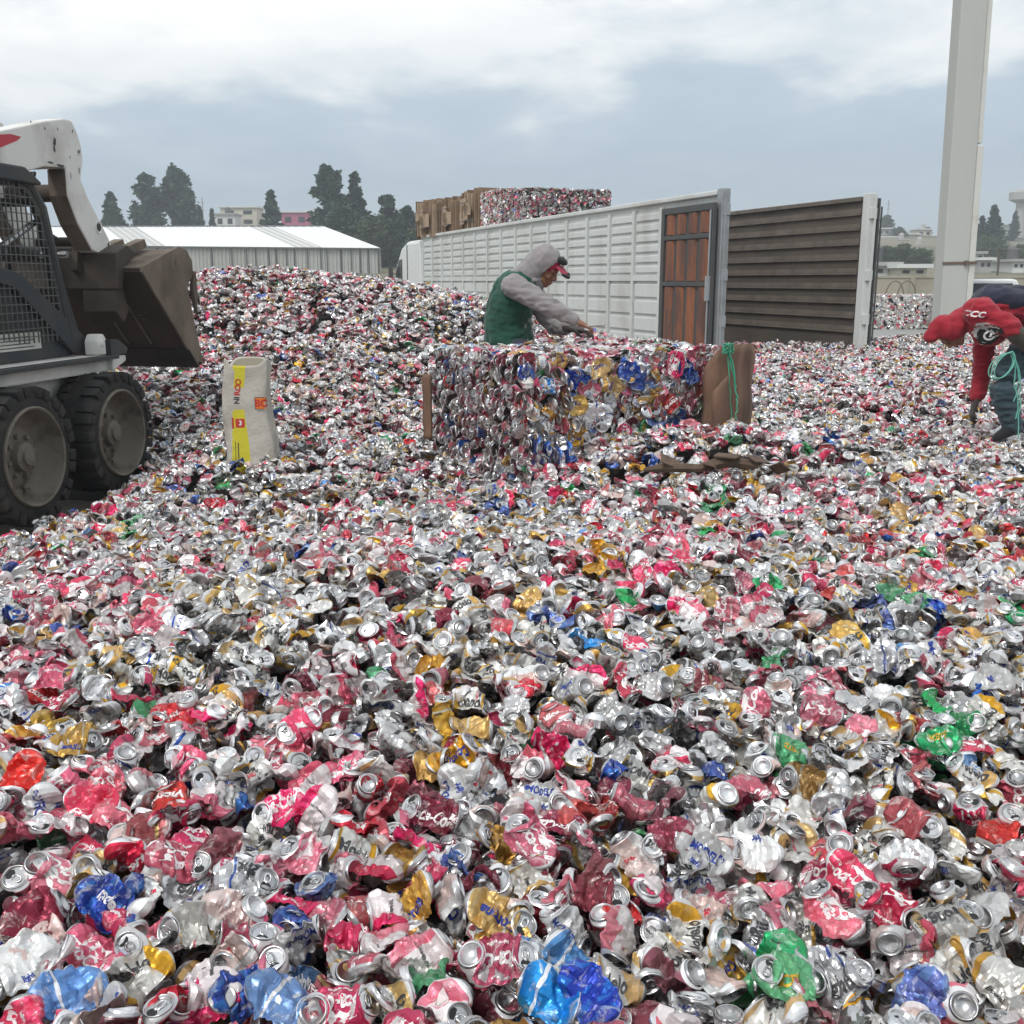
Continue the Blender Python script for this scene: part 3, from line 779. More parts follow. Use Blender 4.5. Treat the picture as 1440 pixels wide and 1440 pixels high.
# the cans that show largest: each a thing with its own wall, lid, ring pull and base
def place_can(M4, lk, kind, seed, nu=48, nt=32):
    r_ = np.random.RandomState(seed)
    cp = can_parts(r_, lk, kind, nu=nu, nt=nt, nl=28)
    root = empty('crushed_can'); root.matrix_world = M4
    V, F, mi, mats, U = cp['body']
    b = bpy.data.objects.new('can_wall', np_mesh('can_wall', V, F, mats, mi, U)); COL.objects.link(b); b.parent = root
    v, f = cp['lid']; v2, f2 = cp['mouth']
    lid = bpy.data.objects.new('lid', np_mesh('lid', np.concatenate([v, v2]), list(f) + [tuple(i + len(v) for i in q) for q in f2], [ALU, MOUTH], [0] * len(f) + [1] * len(f2))); COL.objects.link(lid); lid.parent = root
    v, f = cp['tab']; tb = bpy.data.objects.new('ring_pull', np_mesh('ring_pull', v, f, [ALU])); COL.objects.link(tb); tb.parent = lid
    v, f = cp['base']; bs = bpy.data.objects.new('can_base', np_mesh('can_base', v, f, [ALU])); COL.objects.link(bs); bs.parent = root
    return root, cp
CANS = []
for i in order:
    i = int(i); pi, p, M = near[i]; me, smp, lk, kd = protos[pi]
    M4 = Matrix(M.tolist()).to_4x4(); M4.translation = Vector(p)
    if i in hero: lk, kd = hero[i]
    root, cp = place_can(M4, lk, kd, 1000 + i)
    CANS.append(dict(o=root, liv=lk, kind=kd, px=vis[i][0], py=vis[i][1], n=cnt[i], M=M, cp=cp))

# ================================================================== THE SETTING
def grid_mesh(name, xs, ys, zf, m):
    xs, ys = np.array(xs), np.array(ys); X, Y = np.meshgrid(xs, ys); Z = zf(X, Y)
    V = np.stack([X, Y, Z], -1).reshape(-1, 3); n = len(xs)
    F = [(j * n + i, j * n + i + 1, (j + 1) * n + i + 1, (j + 1) * n + i) for j in range(len(ys) - 1) for i in range(n - 1)]
    o = bpy.data.objects.new(name, np_mesh(name, V, F, [m])); COL.objects.link(o); return o
GROUND = worn('yard_ground', (0.20, 0.185, 0.16), (0.30, 0.27, 0.21), 0.9, 0, 0.12, 0.4, 0.65, 0.7, 0.3, 3.0)
HILLM = worn('hillside', (0.085, 0.10, 0.055), (0.24, 0.21, 0.15), 0.95, 0, 0.035, 0.42, 0.6, 0.85, 0.3, 0.6, fine=0.5)
CONC = worn('yard_concrete', (0.33, 0.33, 0.32), (0.22, 0.21, 0.20), 0.85, 0, 0.35, 0.4, 0.7, 0.6, 0.2, 4.0)
HEAPM = mat('heap_gap_shade', (0.03, 0.027, 0.025), 0.9)
tag(grid_mesh('ground', [-400, -200, -100, -60, -40, -20, -10, 0, 10, 20, 40, 60, 100, 200, 400], [-60, -10, 0, 10, 20, 30, 40, 50, 60, 70], ground_z, GROUND), kind='structure')
tag(grid_mesh('hillside', np.linspace(-400, 400, 41), [70, 80, 95, 110, 130, 160, 200, 250, 300, 350, 430, 520], lambda X, Y: ground_z(X, Y) + (Y > 75) * (Y < 600) * 0.9 * np.sin(X * .021 + 1) * np.clip((Y - 70) / 100, 0, 1), HILLM), kind='structure')
# heap core below the visible cans; its near-black colour paints shade into the gaps
tag(grid_mesh('heap_core', np.linspace(-14, 14, 120), np.concatenate([np.linspace(-2, 5.4, 50), np.linspace(5.5, 22, 100)]), lambda X, Y: np.maximum(heap(X, np.maximum(Y, .6)) - 0.15, -0.45), HEAPM), 'packed heap under the loose cans, coloured near black for the shade in gaps', 'scrap', kind='stuff')
m_ = MB(); m_.box(4.0, 60, 19.5, 30.5, -.32, -.08); tag(m_.build('pavement', CONC), kind='structure')

# ---- perimeter wall beyond the yard
WALLM = worn('block_wall', (0.40, 0.37, 0.29), (0.24, 0.22, 0.18), 0.9, 0, 0.5, 0.42, 0.7, 0.55, 0.3, 6.0)
m_ = MB(); m_.box(4, 90, 58, 58.3, -.2, 1.36); m_.box(4, 90, 57.95, 58.35, 1.36, 1.48)
for x in np.arange(6, 90, 3.2): m_.box(x, x + .25, 57.9, 57.998, -.2, 1.36)
tag(m_.build('perimeter_wall', WALLM), 'long beige block wall closing the yard behind the concrete column', 'wall')
RAILM = mat('rusty_hoop', (0.16, 0.12, 0.09), 0.7, 0.3)
for k, (px_, lb) in enumerate(((1257, 'thin rusty hoop standing before the beige wall, close to the trailer'), (1274, 'thin rusty hoop standing before the beige wall, close to the column'))):
    P = at(px_, 425, 50); m_ = MB(); m_.tube([(P.x + .45 * math.cos(a) - .0, 50, 0.35 + (.85 * math.sin(a))) if 0 <= a <= math.pi else (0, 0, 0) for a in np.linspace(0, math.pi, 13)], .025, 6)
    m_.tube([(P.x + .45, 50, .352), (P.x + .45, 50, -.1)], .025, 6); m_.tube([(P.x - .45, 50, .352), (P.x - .45, 50, -.1)], .025, 6)
    tag(m_.build('wire_hoop', RAILM), lb, 'hoop', 'hoops before the wall')

# ---- concrete column
COLM = worn('column_concrete', (0.50, 0.50, 0.47), (0.36, 0.35, 0.31), 0.8, 0, 0.8, 0.45, 0.75, 0.35, 0.12, 8.0, fine=0.08, stretch=(1, 1, .15))
cbase = at(1331, 470, 24.0)
c_ = empty('concrete_column', (cbase.x, 24.0, -0.3)); c_.rotation_euler = (0, R(-1.2), R(-4))
tag(c_, 'tall pale square concrete column rising out of the photo behind the stooping worker', 'column')
m_ = MB(); m_.box(-.27, .29, -.30, .30, 0, 13.0, bev=.03); m_.build('shaft', COLM, c_)
m_ = MB(); m_.box(.293, .43, -.28, .1, 0, 4.4, bev=.015); m_.box(.293, .40, -.25, .07, 4.45, 13.0, bev=.015); m_.build('lit_face_strip', worn('lit_face_pale', (0.66, 0.65, 0.60), (0.42, 0.38, 0.28), 0.7, 0, 2.0, .5, .7, .5), c_)  # added pale strip standing in for the column's brighter-lit right face
m_ = MB(); m_.box(-.30, .46, -.318, -.304, 1.86, 1.92); m_.box(.433, .46, -.30, .12, 1.86, 1.92); m_.box(.18, .26, -.37, -.319, 1.84, 1.94); m_.build('strap', RAILM, c_)
m_ = MB(); m_.box(-.6, .6, -.6, .6, -.1, .12, bev=.03); m_.build('plinth', COLM, c_)

# ---- warehouse
ROOFM = worn('roof_white', (0.86, 0.87, 0.85), (0.70, 0.70, 0.66), 0.55, 0.0, .15, .5, .8, .3, 0.05, 2.0, fine=0.03)
SKYL = mat('roof_grey', (0.50, 0.50, 0.47), 0.6)
CORR = worn('corrugated_wall', (0.50, 0.50, 0.47), (0.36, 0.34, 0.29), 0.55, 0.2, .25, .45, .75, .5, 0.05, 3.0, fine=0.1, stretch=(1, 1, .3))
SEAM = mat('seam_dark', (0.10, 0.10, 0.10), 0.7)
wh = empty('warehouse', (-40, 110, 1.6)); tag(wh, 'long low warehouse with white metal roof and grey corrugated wall behind the mound', 'warehouse')
inv = Matrix.Translation(-Vector(wh.location))
E0, E1 = at(-160, 342.5, 112), at(535, 348.8, 110); R1 = at(455, 318, 126); R0 = R1 + (E0 - E1)
R0.z = R1.z
EB1 = R1 + (R1 - E1); EB1.z = E1.z; EB0 = EB1 + (E0 - E1)
m_ = MB()
def P_(s, t): return (E0.lerp(E1, s)).lerp(R0.lerp(R1, s), t)
bands_ = [(0.0, .497, 0), (.497, .57, 1), (.57, .83, 0), (.83, .885, 1), (.885, 1.0, 0)]
for a, b_, mi_ in bands_: m_.add([P_(a, 0), P_(b_, 0), P_(b_, 1), P_(a, 1)], [(0, 1, 2, 3)], mi_)
m_.add([R0, R1, EB1, EB0], [(0, 1, 2, 3)], 0)
for i in range(60):      # standing seams
    s_ = (i + .5) / 60; a = P_(s_, 0); b_ = P_(s_, 1); m_.add([a + Vector((-.05, 0, 0.004)), a + Vector((.05, 0, .004)), b_ + Vector((.05, 0, .004)), b_ + Vector((-.05, 0, .004)), a + Vector((0, 0, .07)), b_ + Vector((0, 0, .07))], [(0, 4, 5, 3), (1, 2, 5, 4), (0, 1, 4)], 0)
m_.build('roof', [ROOFM, SKYL], wh, None).matrix_parent_inverse = inv
m_ = MB(); d_ = Vector((0, 0, -.28)); m_.add([E0 + Vector((0, -.05, 0)), E1 + Vector((.1, -.05, 0)), E1 + Vector((.1, -.05, -.16)), E0 + Vector((0, -.05, -.16))], [(0, 1, 2, 3)]); m_.add([R0 + Vector((0, 0, .1)), R1 + Vector((0, 0, .1)), R1 + Vector((0, -.5, -.02)), R0 + Vector((0, -.5, -.02))], [(0, 1, 2, 3)])
m_.build('gutter', SEAM, wh).matrix_parent_inverse = inv
m_ = MB(); n_ = 520; zb_ = 1.3
vs, fs = [], []
for i in range(n_ + 1):
    p = E0.lerp(E1, i / n_); off = [0, 0, .10, .10][i % 4]
    vs += [(p.x, p.y + .3 + off, zb_), (p.x, p.y + .3 + off, p.z - .04)]
fs = [(2 * i, 2 * i + 2, 2 * i + 3, 2 * i + 1) for i in range(n_)]
m_.add(vs, fs, 0)
for s_ in (.73, .748, .775, .79, .81, .826, .853, .879, .892, .92, .94, .958, .975, .995, .70, .66, .6, .55):
    p = E0.lerp(E1, s_); m_.box(p.x - .05 - .05 * ((s_ * 1000) % 3 > 1), p.x + .05, p.y + .2, p.y + .42, zb_, p.z - .04, 1)
m_.add([(E1.x, E1.y + .3, zb_), (EB1.x, EB1.y, zb_), (EB1.x, EB1.y, EB1.z), (E1.x, E1.y + .3, E1.z)], [(0, 1, 2, 3)], 0)
m_.add([E1, EB1, R1], [(0, 1, 2)], 0)
m_.build('corrugated_wall', [CORR, SEAM], wh).matrix_parent_inverse = inv

# ---- houses
WINM = mat('window_dark', (0.03, 0.035, 0.04), 0.25)
def paint(name, c): return worn(name, c, tuple(x * .6 for x in c), 0.85, 0, .4, .5, .8, .4, .05, 4.0, fine=.1)
PNT = {'cream': paint('paint_cream', (0.62, 0.58, 0.46)), 'pink': paint('paint_pink', (0.50, 0.13, 0.22)), 'white': paint('paint_white', (0.72, 0.73, 0.71)), 'brick': paint('bare_brick', (0.34, 0.24, 0.20)),
       'grey': paint('bare_block', (0.42, 0.41, 0.39)), 'ochre': paint('paint_ochre', (0.50, 0.38, 0.20)), 'blue': paint('paint_blue', (0.35, 0.45, 0.52)), 'roofr': paint('roof_tile', (0.36, 0.17, 0.12))}
_hr = random.Random(3)
def house(px0, px1, ptop, pbot, Y, wall, label, storeys=2, roof='flat', dpt=None):
    a, b_ = at(px0, pbot, Y), at(px1, pbot, Y); top = at(px0, ptop, Y).z; base = min(a.z, float(ground_z(0, Y))) - 1.5
    wd = b_.x - a.x; dp = dpt or max(5, wd * .8); h_ = top - base
    o = empty('house', ((a.x + b_.x) / 2, Y, base)); tag(o, label, 'house', 'houses on the hillside')
    m = MB(); m.box(-wd / 2, wd / 2, 0, dp, 0, h_); m.build('wall', PNT[wall], o)
    vis_h = top - a.z; sh = vis_h / storeys
    nw = max(2, int(wd / 2.6))
    for s in range(storeys):
        for k in range(nw):
            x = -wd / 2 + wd * (k + .5) / nw; z0 = h_ - vis_h + sh * s + sh * .28; ww = wd / nw * .24
            f = MB(); f.box(x - ww, x + ww, -.06, -.002, z0, z0 + sh * .42)
            f.build('window', WINM, o)
    r_ = MB()
    if roof == 'flat': r_.box(-wd / 2 - .3, wd / 2 + .3, -.4, dp + .2, h_ + .002, h_ + .28); r_.build('roof', PNT['white' if wall != 'white' else 'grey'], o)
    else: r_.prism([(-wd / 2 - .4, h_ + .002), (wd / 2 + .4, h_ + .002), (wd * .2, h_ + wd * .2), (-wd * .2, h_ + wd * .2)], 'y', -.4, dp + .3); r_.build('roof', PNT['roofr'], o)
    if _hr.random() < .6:
        t_ = MB(); x = _hr.uniform(-.3, .3) * wd; t_.lathe([(0.0, 0), (.6, 0), (.6, 1.0), (.2, 1.3), (0.0, 1.35)], 10, M=Matrix.Translation((x, dp * .4, h_ + .285))); t_.build('water_tank', SEAM if _hr.random() < .5 else PNT['grey'], o)
    return o
house(303, 331, 302, 320, 205, 'white', 'low white house wing with a veranda at the left end of the cream house', 1)
h1 = house(311, 362, 292, 318, 212, 'cream', 'big cream two storey house with balconies above the warehouse roof', 2)
house(396, 434, 299, 318, 210, 'pink', 'long pink building above the warehouse roof beside the small pointed tree', 1)
house(437, 447, 304, 320, 230, 'grey', 'small grey house wall between the pink building and tall trees', 1)
spec = [(1232, 1252, 322, 340, 250, 'grey', 'grey block house under the round tree near the trailer post', 2), (1238, 1262, 334, 350, 235, 'brick', 'brick coloured house low on the slope near the trailer post', 2),
 (1275, 1292, 330, 345, 250, 'brick', 'bare brick house right of the dark round tree', 2), (1289, 1309, 323, 343, 262, 'cream', 'cream house beside the column on the left, under the two small firs', 2),
 (1262, 1276, 338, 352, 220, 'white', 'tiny white house in the middle of the green slope', 1), (1284, 1304, 345, 356, 200, 'white', 'white flat house between the green bushes beside the column', 1),
 (1412, 1440, 335, 347, 240, 'white', 'bright white house at the right edge, under the lone fir', 1), (1418, 1446, 316, 333, 270, 'grey', 'grey two storey house high at the right edge', 2),
 (1361, 1383, 357, 365, 120, 'white', 'small white shed right of the column, under the fir group', 1), (1377, 1394, 366, 378, 110, 'grey', 'small grey hut right of the column behind the wall', 1),
 (1424, 1440, 368, 379, 110, 'white', 'little white hut at the right edge behind the wall', 1), (1398, 1416, 322, 338, 280, 'brick', 'brick house just right of the tallest fir', 2), (1404, 1424, 350, 360, 200, 'ochre', 'ochre house on the grassy slope at the right edge', 1)]
for s in spec: house(*s[:6], s[6], s[7])
# low white boundary buildings right behind the wall
house(1229, 1261, 374, 387, 76, 'white', 'low white flat roofed building directly behind the wall next to the trailer', 1, dpt=4)
house(1264, 1303, 377, 387, 74, 'cream', 'low cream boundary building directly behind the wall next to the column', 1, dpt=4)

# ---- trees
def leafmat(name, c1, c2):
    m = mat(name, c1, 0.85, 0, 0.2); t = NT(m.node_tree); b = m.node_tree.nodes['Principled BSDF']
    c = t.n('ShaderNodeTexCoord').outputs['Object']
    t.l(t.mix(t.ramp(t.noise(c, 1.4, 4, .6), [(.35, 0.0), (.7, 1.0)]), c1, c2), b.inputs['Base Color']); return m
FIR = leafmat('needles', (0.028, 0.064, 0.042), (0.055, 0.10, 0.058)); BRD = leafmat('leaves', (0.050, 0.085, 0.040), (0.10, 0.13, 0.065)); BARK = worn('bark', (0.09, 0.07, 0.05), (0.05, 0.04, 0.03), .95)
def tree(px, ptop, pbot, wpx, Y, kind, label, seed):
    r = np.random.RandomState(seed)
    top = at(px, ptop, Y); bot = at(px, pbot, Y); gz = float(ground_z(0, Y)); base = min(bot.z, gz) - .2
    W = wpx / 1440 * Y / 2; Hh = top.z - base
    o = empty('tree', (top.x, Y, base)); tag(o, label, 'tree', 'trees on the skyline')
    lean = r.uniform(-.02, .02)
    m = MB(); m.tube([(0, 0, -.2), (lean * Hh * .3, 0, Hh * .35), (lean * Hh, 0, Hh * .93)], [Hh * .028, Hh * .018, Hh * .004], 7)
    low = max(0.02, (bot.z - base) / Hh - .25) if kind == 'fir' else max(0.05, (bot.z - base) / Hh - .2)
    V, F = [], []
    nb = 92 if kind == 'fir' else 74
    limbs = []
    for k in range(nb):
        f = low + (1 - low) * (k / nb) ** .9; an = r.uniform(0, 2 * np.pi); zc = f * Hh
        if kind == 'fir': rad = W * (1.05 * (1 - f) ** .75 + .04) / (1.05 * (1 - low) ** .75 + .04) * r.uniform(.6, 1.22); droop = -.10 * rad
        elif kind == 'cedar': rad = W * (1 - ((f - low) / (1 - low)) ** 2.6 * .72) * r.uniform(.6, 1.15); droop = r.uniform(-.02, .2) * rad
        else: rad = W * np.sqrt(max(.03, 1 - ((f - low) / (1 - low) * 2 - .9) ** 2 * .85)) * r.uniform(.5, 1.12); droop = r.uniform(.0, .35) * rad
        x0 = lean * zc; e_ = Vector((x0 + math.cos(an) * rad, math.sin(an) * rad, zc + droop))
        limbs.append(((x0, 0, zc - .05 * rad), e_, rad))
        if k % 3 == 0: m.tube([(x0, 0, zc - .05 * rad), e_], [max(.02, Hh * .006), .01 * Hh * .3], 4, cap=False)
    nl = 100
    ls = (0.042 * Hh + .06)
    for (s_, e_, rad) in limbs:
        s_ = np.array(s_); e2 = np.array(e_)
        tt = r.uniform(.12, 1.03, nl) ** .75
        c = s_ + (e2 - s_) * tt[:, None] + r.normal(0, 1, (nl, 3)) * np.array([.20, .20, .12 if kind == 'fir' else .24]) * (rad * .8 + .03 * Hh) * (1.15 - .6 * tt[:, None])
        d1 = r.normal(0, 1, (nl, 3)); d1[:, 2] *= .5; d1 /= np.linalg.norm(d1, axis=1, keepdims=True)
        d2 = np.cross(d1, r.normal(0, 1, (nl, 3))); d2 /= np.linalg.norm(d2, axis=1, keepdims=True)
        sz = ls * r.uniform(.35, .95, (nl, 1)); b0 = len(V)
        q = np.stack([c - d1 * sz, c - d2 * sz * .5, c + d1 * sz, c + d2 * sz * .5], 1).reshape(-1, 3)
        V.extend(q.tolist()); F.extend([(b0 + 4 * i, b0 + 4 * i + 1, b0 + 4 * i + 2, b0 + 4 * i + 3) for i in range(nl)])
    m.build('trunk', BARK, o)
    cr = bpy.data.objects.new('crown', np_mesh('crown', V, F, [FIR if kind != 'broad' else BRD], smooth=False)); COL.objects.link(cr); cr.parent = o
    return o
TREES = [(155, 271, 312, 40, 150, 'fir', 'small pointed conifer, leftmost on the skyline beside the loader arm'),
 (206, 247, 318, 46, 165, 'cedar', 'dark tall tree, left one of the close pair above the warehouse'), (246, 238, 318, 56, 168, 'cedar', 'dark tall broad topped tree, right one of the close pair above the warehouse'),
 (281, 290, 316, 12, 190, 'fir', 'tiny conifer just right of the tall dark pair'), (297, 294, 316, 9, 190, 'fir', 'tiny thin conifer next to the cream house'),
 (379, 269, 322, 36, 150, 'fir', 'pointed conifer between the cream house and the pink building'),
 (460, 235, 345, 56, 135, 'cedar', 'tallest dark evergreen right of the pink building'), (500, 243, 345, 50, 137, 'fir', 'tall pointed evergreen directly right of the tallest one'),
 (480, 290, 350, 70, 128, 'cedar', 'wide dark tree filling the foot of the tallest evergreens'), (545, 276, 352, 40, 130, 'cedar', 'dark tree with ragged top left of the cardboard bales'),
 (520, 305, 352, 56, 125, 'broad', 'low bushy tree over the right end of the warehouse roof'), (572, 292, 352, 40, 125, 'cedar', 'dark tree touching the left end of the baled load'), (600, 310, 352, 60, 122, 'broad', 'low bushy tree behind the white truck cab'),
 (1247, 303, 345, 22, 255, 'broad', 'pale round tree standing beside the brown trailer wall on the skyline'), (1265, 320, 348, 24, 240, 'broad', 'dark round tree in front of the hillside houses'),
 (1292, 321, 334, 10, 270, 'fir', 'tiny pointed fir on the roofline left of the column'), (1305, 320, 334, 12, 272, 'broad', 'tiny round tree on the roofline touching the column'),
 (1250, 348, 378, 34, 130, 'broad', 'green bush above the low white building near the trailer'), (1270, 345, 378, 40, 128, 'broad', 'wide green bush in the middle of the slope left of the column'), (1297, 352, 380, 36, 126, 'broad', 'dark green bush right against the column'),
 (1366, 308, 355, 24, 175, 'fir', 'blue green fir next to the column, left in its group'), (1381, 304, 356, 28, 172, 'fir', 'blue green fir in the middle of the group right of the column'), (1400, 289, 356, 40, 170, 'fir', 'tallest blue green fir right of the column'),
 (1390, 335, 366, 60, 168, 'broad', 'dense dark bush at the foot of the fir group'), (1429, 297, 332, 18, 230, 'fir', 'lone small fir at the right edge of the photo'), (1420, 352, 378, 46, 140, 'broad', 'grey green bush at the right edge behind the wall'), (1437, 345, 372, 26, 160, 'broad', 'small bush at the very right edge above the hut')]
for i, a in enumerate(TREES): tree(*a, 40 + i)

# ---- masts, water tower
def mast(px, ptop, Y, label):
    t_ = at(px, ptop, Y); g_ = float(ground_z(0, Y)); m = MB(); m.tube([(t_.x, Y, g_ - .5), (t_.x, Y, t_.z)], .09, 6)
    for f in (.55, .75, .9): m.tube([(t_.x - .5, Y, g_ + (t_.z - g_) * f), (t_.x + .5, Y, g_ + (t_.z - g_) * f)], .05, 5)
    tag(m.build('antenna_mast', mat('mast_grey', (.3, .3, .31), .6, .3)), label, 'mast')
mast(1250, 281, 260, 'thin antenna mast over the round tree by the trailer post')
mast(284, 278, 200, 'thin antenna mast left of the cream house')
wt_ = at(1438, 268, 260); o = empty('water_tower', (wt_.x, 260, 11.0)); tag(o, 'pale water tower cut by the right edge of the photo', 'water tower')
m_ = MB(); m_.lathe([(0, 0), (1.7, 0), (1.1, wt_.z - 11 - 4), (1.1, wt_.z - 11 - 3)], 14); m_.build('shaft', PNT['grey'], o)
m_ = MB(); m_.lathe([(1.1, 0), (2.9, .8), (2.9, 2.6), (1.2, 3.3), (0, 3.4)], 16, M=Matrix.Translation((0, 0, wt_.z - 11 - 2.998))); m_.build('tank', PNT['grey'], o)
m_ = MB(); p_ = at(1406, 352, 100); m_.tube([(p_.x, 100, 1), (p_.x, 100, p_.z + .2)], .1, 6); m_.tube([(p_.x - 1.2, 100, p_.z), (p_.x + .8, 100, p_.z)], .06, 5)
tag(m_.build('utility_pole', BARK), 'dark utility pole behind the wall right of the column', 'pole')

# ================================================================== TRAILER
WHITEP = worn('trailer_white', (0.64, 0.66, 0.64), (0.36, 0.33, 0.28), 0.5, 0.0, 1.6, .46, .78, .6, .10, 5, fine=.12, stretch=(1, 1, .35))
GALV = worn('galvanised', (0.40, 0.43, 0.44), (0.24, 0.22, 0.20), 0.5, 0.5, 2.5, .45, .7, .6, .08, 20)
BROWN = worn('trailer_inside', (0.105, 0.085, 0.068), (0.055, 0.045, 0.038), 0.8, 0.0, 0.9, .38, .7, .8, .15, 8, fine=.3)
BROWNR = worn('trailer_inside_rib', (0.17, 0.14, 0.115), (0.08, 0.065, 0.05), 0.75, 0.1, 2.5, .4, .7, .7, .1, 12)
RUST = worn('rusty_corrugation', (0.36, 0.125, 0.05), (0.11, 0.065, 0.055), 0.75, 0.1, 5.0, .38, .58, .9, .2, 25, fine=.4, stretch=(1, 1, .18))
FRAMED = worn('door_frame_dark', (0.085, 0.09, 0.09), (0.15, 0.11, 0.08), 0.6, 0.3, 3, .5, .7, .5, .1, 20)
tr = empty('open_trailer'); tr.matrix_world = TM
tag(tr, 'long open topped trailer, white outside and brown inside, with its rear open', 'trailer')
m_ = MB()
m_.box(0, .04, 0.12, TL, -.3, TH)                                   # skin
ny, nz = 15, 10
zs = [0.10 + i * (1.18 - .10) / 4 for i in range(5)] + [1.30 + i * (TH - .10 - 1.30) / 6 for i in range(7)]
ys = np.linspace(1.80, TL - .05, 16)
for i in range(15):
    for j in range(len(zs) - 1):
        if j == 4: continue
        m_.box(-.028, -.002, ys[i] + .07, ys[i + 1] - .07, zs[j] + .028, zs[j + 1] - .028, 0, bev=.012)
m_.build('side_panel', WHITEP, tr)
m_ = MB()
for y in ys: m_.box(-.05, -.003, y - .04, y + .04, -.3, TH - .06)
m_.box(-.045, -.003, 1.80, TL, 1.20, 1.28); m_.box(-.07, .06, 0.12, TL, TH, TH + .07, bev=.015)
m_.build('side_frame', WHITEP, tr)
# far side wall, seen from inside
m_ = MB()
bs = empty('far_side_wall')
bpy.data.objects.remove(bs)
m_.box(TW - .04, TW, 0.12, TL, -.3, TH - .02); mo = m_.build('far_side_panel', BROWN, tr)
m_ = MB()
for j, z_ in enumerate(np.linspace(.42, TH - .22, 9)):
    m_.box(TW - .075, TW - .043, .14, TL, z_, z_ + .025, bev=.006); m_.box(TW - .055, TW - .043, .14, TL, z_ + .03, z_ + .10)
m_.box(TW - .09, TW + .02, .14, TL, TH - .018, TH + .05, bev=.01)
m_.build('inside_rib', BROWNR, tr)
m_ = MB(); m_.box(.05, TW - .1, .1, TL, -.3, -.1); m_.box(.05, TW - .1, TL - .05, TL, -.1, TH - .02); m_.build('floor', BROWN, tr)
# rear posts
for x0, x1 in ((-.06, .07), (TW - .06, TW + .08)):
    m_ = MB(); m_.box(x0, x1, -.04, .115, -.3, TH + .09, bev=.012)
    m_.box(x0 + (0.02 if x0 < 1 else .08), x0 + (.05 if x0 < 1 else .11), -.08, -.042, -.2, TH + .04)
    for z_ in (.55, 1.2, 2.1): m_.box(x0 + .01, x1 - .01, -.075, -.042, z_, z_ + .16, bev=.008)
    m_.build('rear_post', WHITEP if x0 > 1 else GALV, tr)
# rods beside the right post
m_ = MB(); m_.box(TW + .12, TW + .155, -.03, .03, -.3, TH + .02); m_.tube([(TW + .18, -.03, .3), (TW + .18, -.03, TH - .1)], .014, 6)
for z_ in (.9, 1.5, 2.3): m_.box(TW + .081, TW + .12, -.02, .02, z_, z_ + .04)
m_.build('locking_rod', FRAMED, tr)
# door leaf folded back along the side
dr = empty('rear_door', (-.10, .02, .02), parent=tr)
m_ = MB(); dh, dw = TH - .12, 1.54
for (a, b_, c, d) in ((0, .10, 0, dh), (dw - .10, dw, 0, dh), (.10, dw - .10, 0, .09), (.10, dw - .10, dh - .10, dh), (.10, dw - .10, 1.10, 1.17), (.10, dw - .10, 1.78, 1.85)):
    m_.box(-.06, .0, a + .002, b_ - .002, c + .002, d - .002, bev=.006)
m_.build('door_frame', FRAMED, dr)
m_ = MB(); m_.box(-.02, -.005, .10, dw - .10, .09, dh - .10, 1)
for k in range(4):
    y0 = .16 + k * .335
    for (z0, z1) in ((.10, 1.09), (1.18, 1.77), (1.86, dh - .11)):
        m_.prism([(y0, -.021), (y0 + .04, -.055), (y0 + .20, -.055), (y0 + .24, -.021)], 'z', z0, z1, 0, M=Matrix(((0, 1, 0, 0), (1, 0, 0, 0), (0, 0, 1, 0), (0, 0, 0, 1))))
m_.build('corrugated_sheet', [RUST, FRAMED], dr)
m_ = MB(); m_.tube([(-.075, .05, .1), (-.075, .05, dh - .1)], .014, 7); m_.box(-.11, -.06, .02, .08, .9, 1.25)
m_.build('lock_bar', GALV, dr)
# wheels and bogie of the trailer, mostly buried
TYRE = worn('tyre_rubber', (0.022, 0.022, 0.023), (0.10, 0.085, 0.07), 0.75, 0, 4, .4, .7, .65, .25, 60)
for y in (2.6, 3.8):
    m_ = MB(); m_.lathe([(.0, -.1), (.28, -.1), (.30, -.14), (.48, -.14), (.5, -.1), (.5, .1), (.48, .14), (.3, .14), (.28, .1), (0, .1)], 28, M=Matrix.Translation((.25, y, -.75)) @ Matrix.Rotation(R(90), 4, 'Y'))
    m_.build('wheel', TYRE, tr)

# ---- tractor unit in front of the trailer
CABW = worn('cab_white', (0.70, 0.72, 0.71), (0.45, 0.44, 0.40), 0.3, 0, 1.5, .5, .8, .3, .02, 10, fine=.04)
tk = empty('truck_cab'); tk.matrix_world = TM @ Matrix.Translation((0.0, TL + .35, -.3))
tag(tk, 'white lorry cab with a sloping wind deflector coupled in front of the trailer', 'truck')
m_ = MB(); m_.prism([(0, .7), (0, 2.66), (1.5, 2.66), (2.3, 2.47), (2.85, 2.05), (3.25, 1.55), (3.62, 1.35), (3.75, 1.1), (3.75, .7)], 'x', .0, 2.28, bev=.10); m_.build('cab_body', CABW, tk)
m_ = MB(); m_.prism([(2.15, 1.50), (2.15, 2.15), (2.5, 2.12), (2.9, 1.75), (3.0, 1.50)], 'x', -.02, -.003); m_.build('side_window', WINM, tk)
m_ = MB(); m_.box(-.018, -.003, 1.48, 1.52, .8, 2.55); m_.box(-.05, -.003, 2.2, 2.33, 1.3, 1.34); m_.build('door_seam', SEAM, tk)
m_ = MB(); m_.box(-.22, -.08, 3.02, 3.10, 1.5, 1.95, bev=.02); m_.box(-.08, 0.002, 3.04, 3.07, 1.7, 1.73); m_.build('mirror', FRAMED, tk)
for y in (.6, 2.9):
    m_ = MB(); m_.lathe([(.0, -.12), (.26, -.12), (.28, -.15), (.46, -.15), (.48, -.1), (.48, .1), (.46, .15), (.28, .15), (.26, .1), (0, .1)], 28, M=Matrix.Translation((.2, y, .45)) @ Matrix.Rotation(R(90), 4, 'Y')); m_.build('wheel', TYRE, tk)
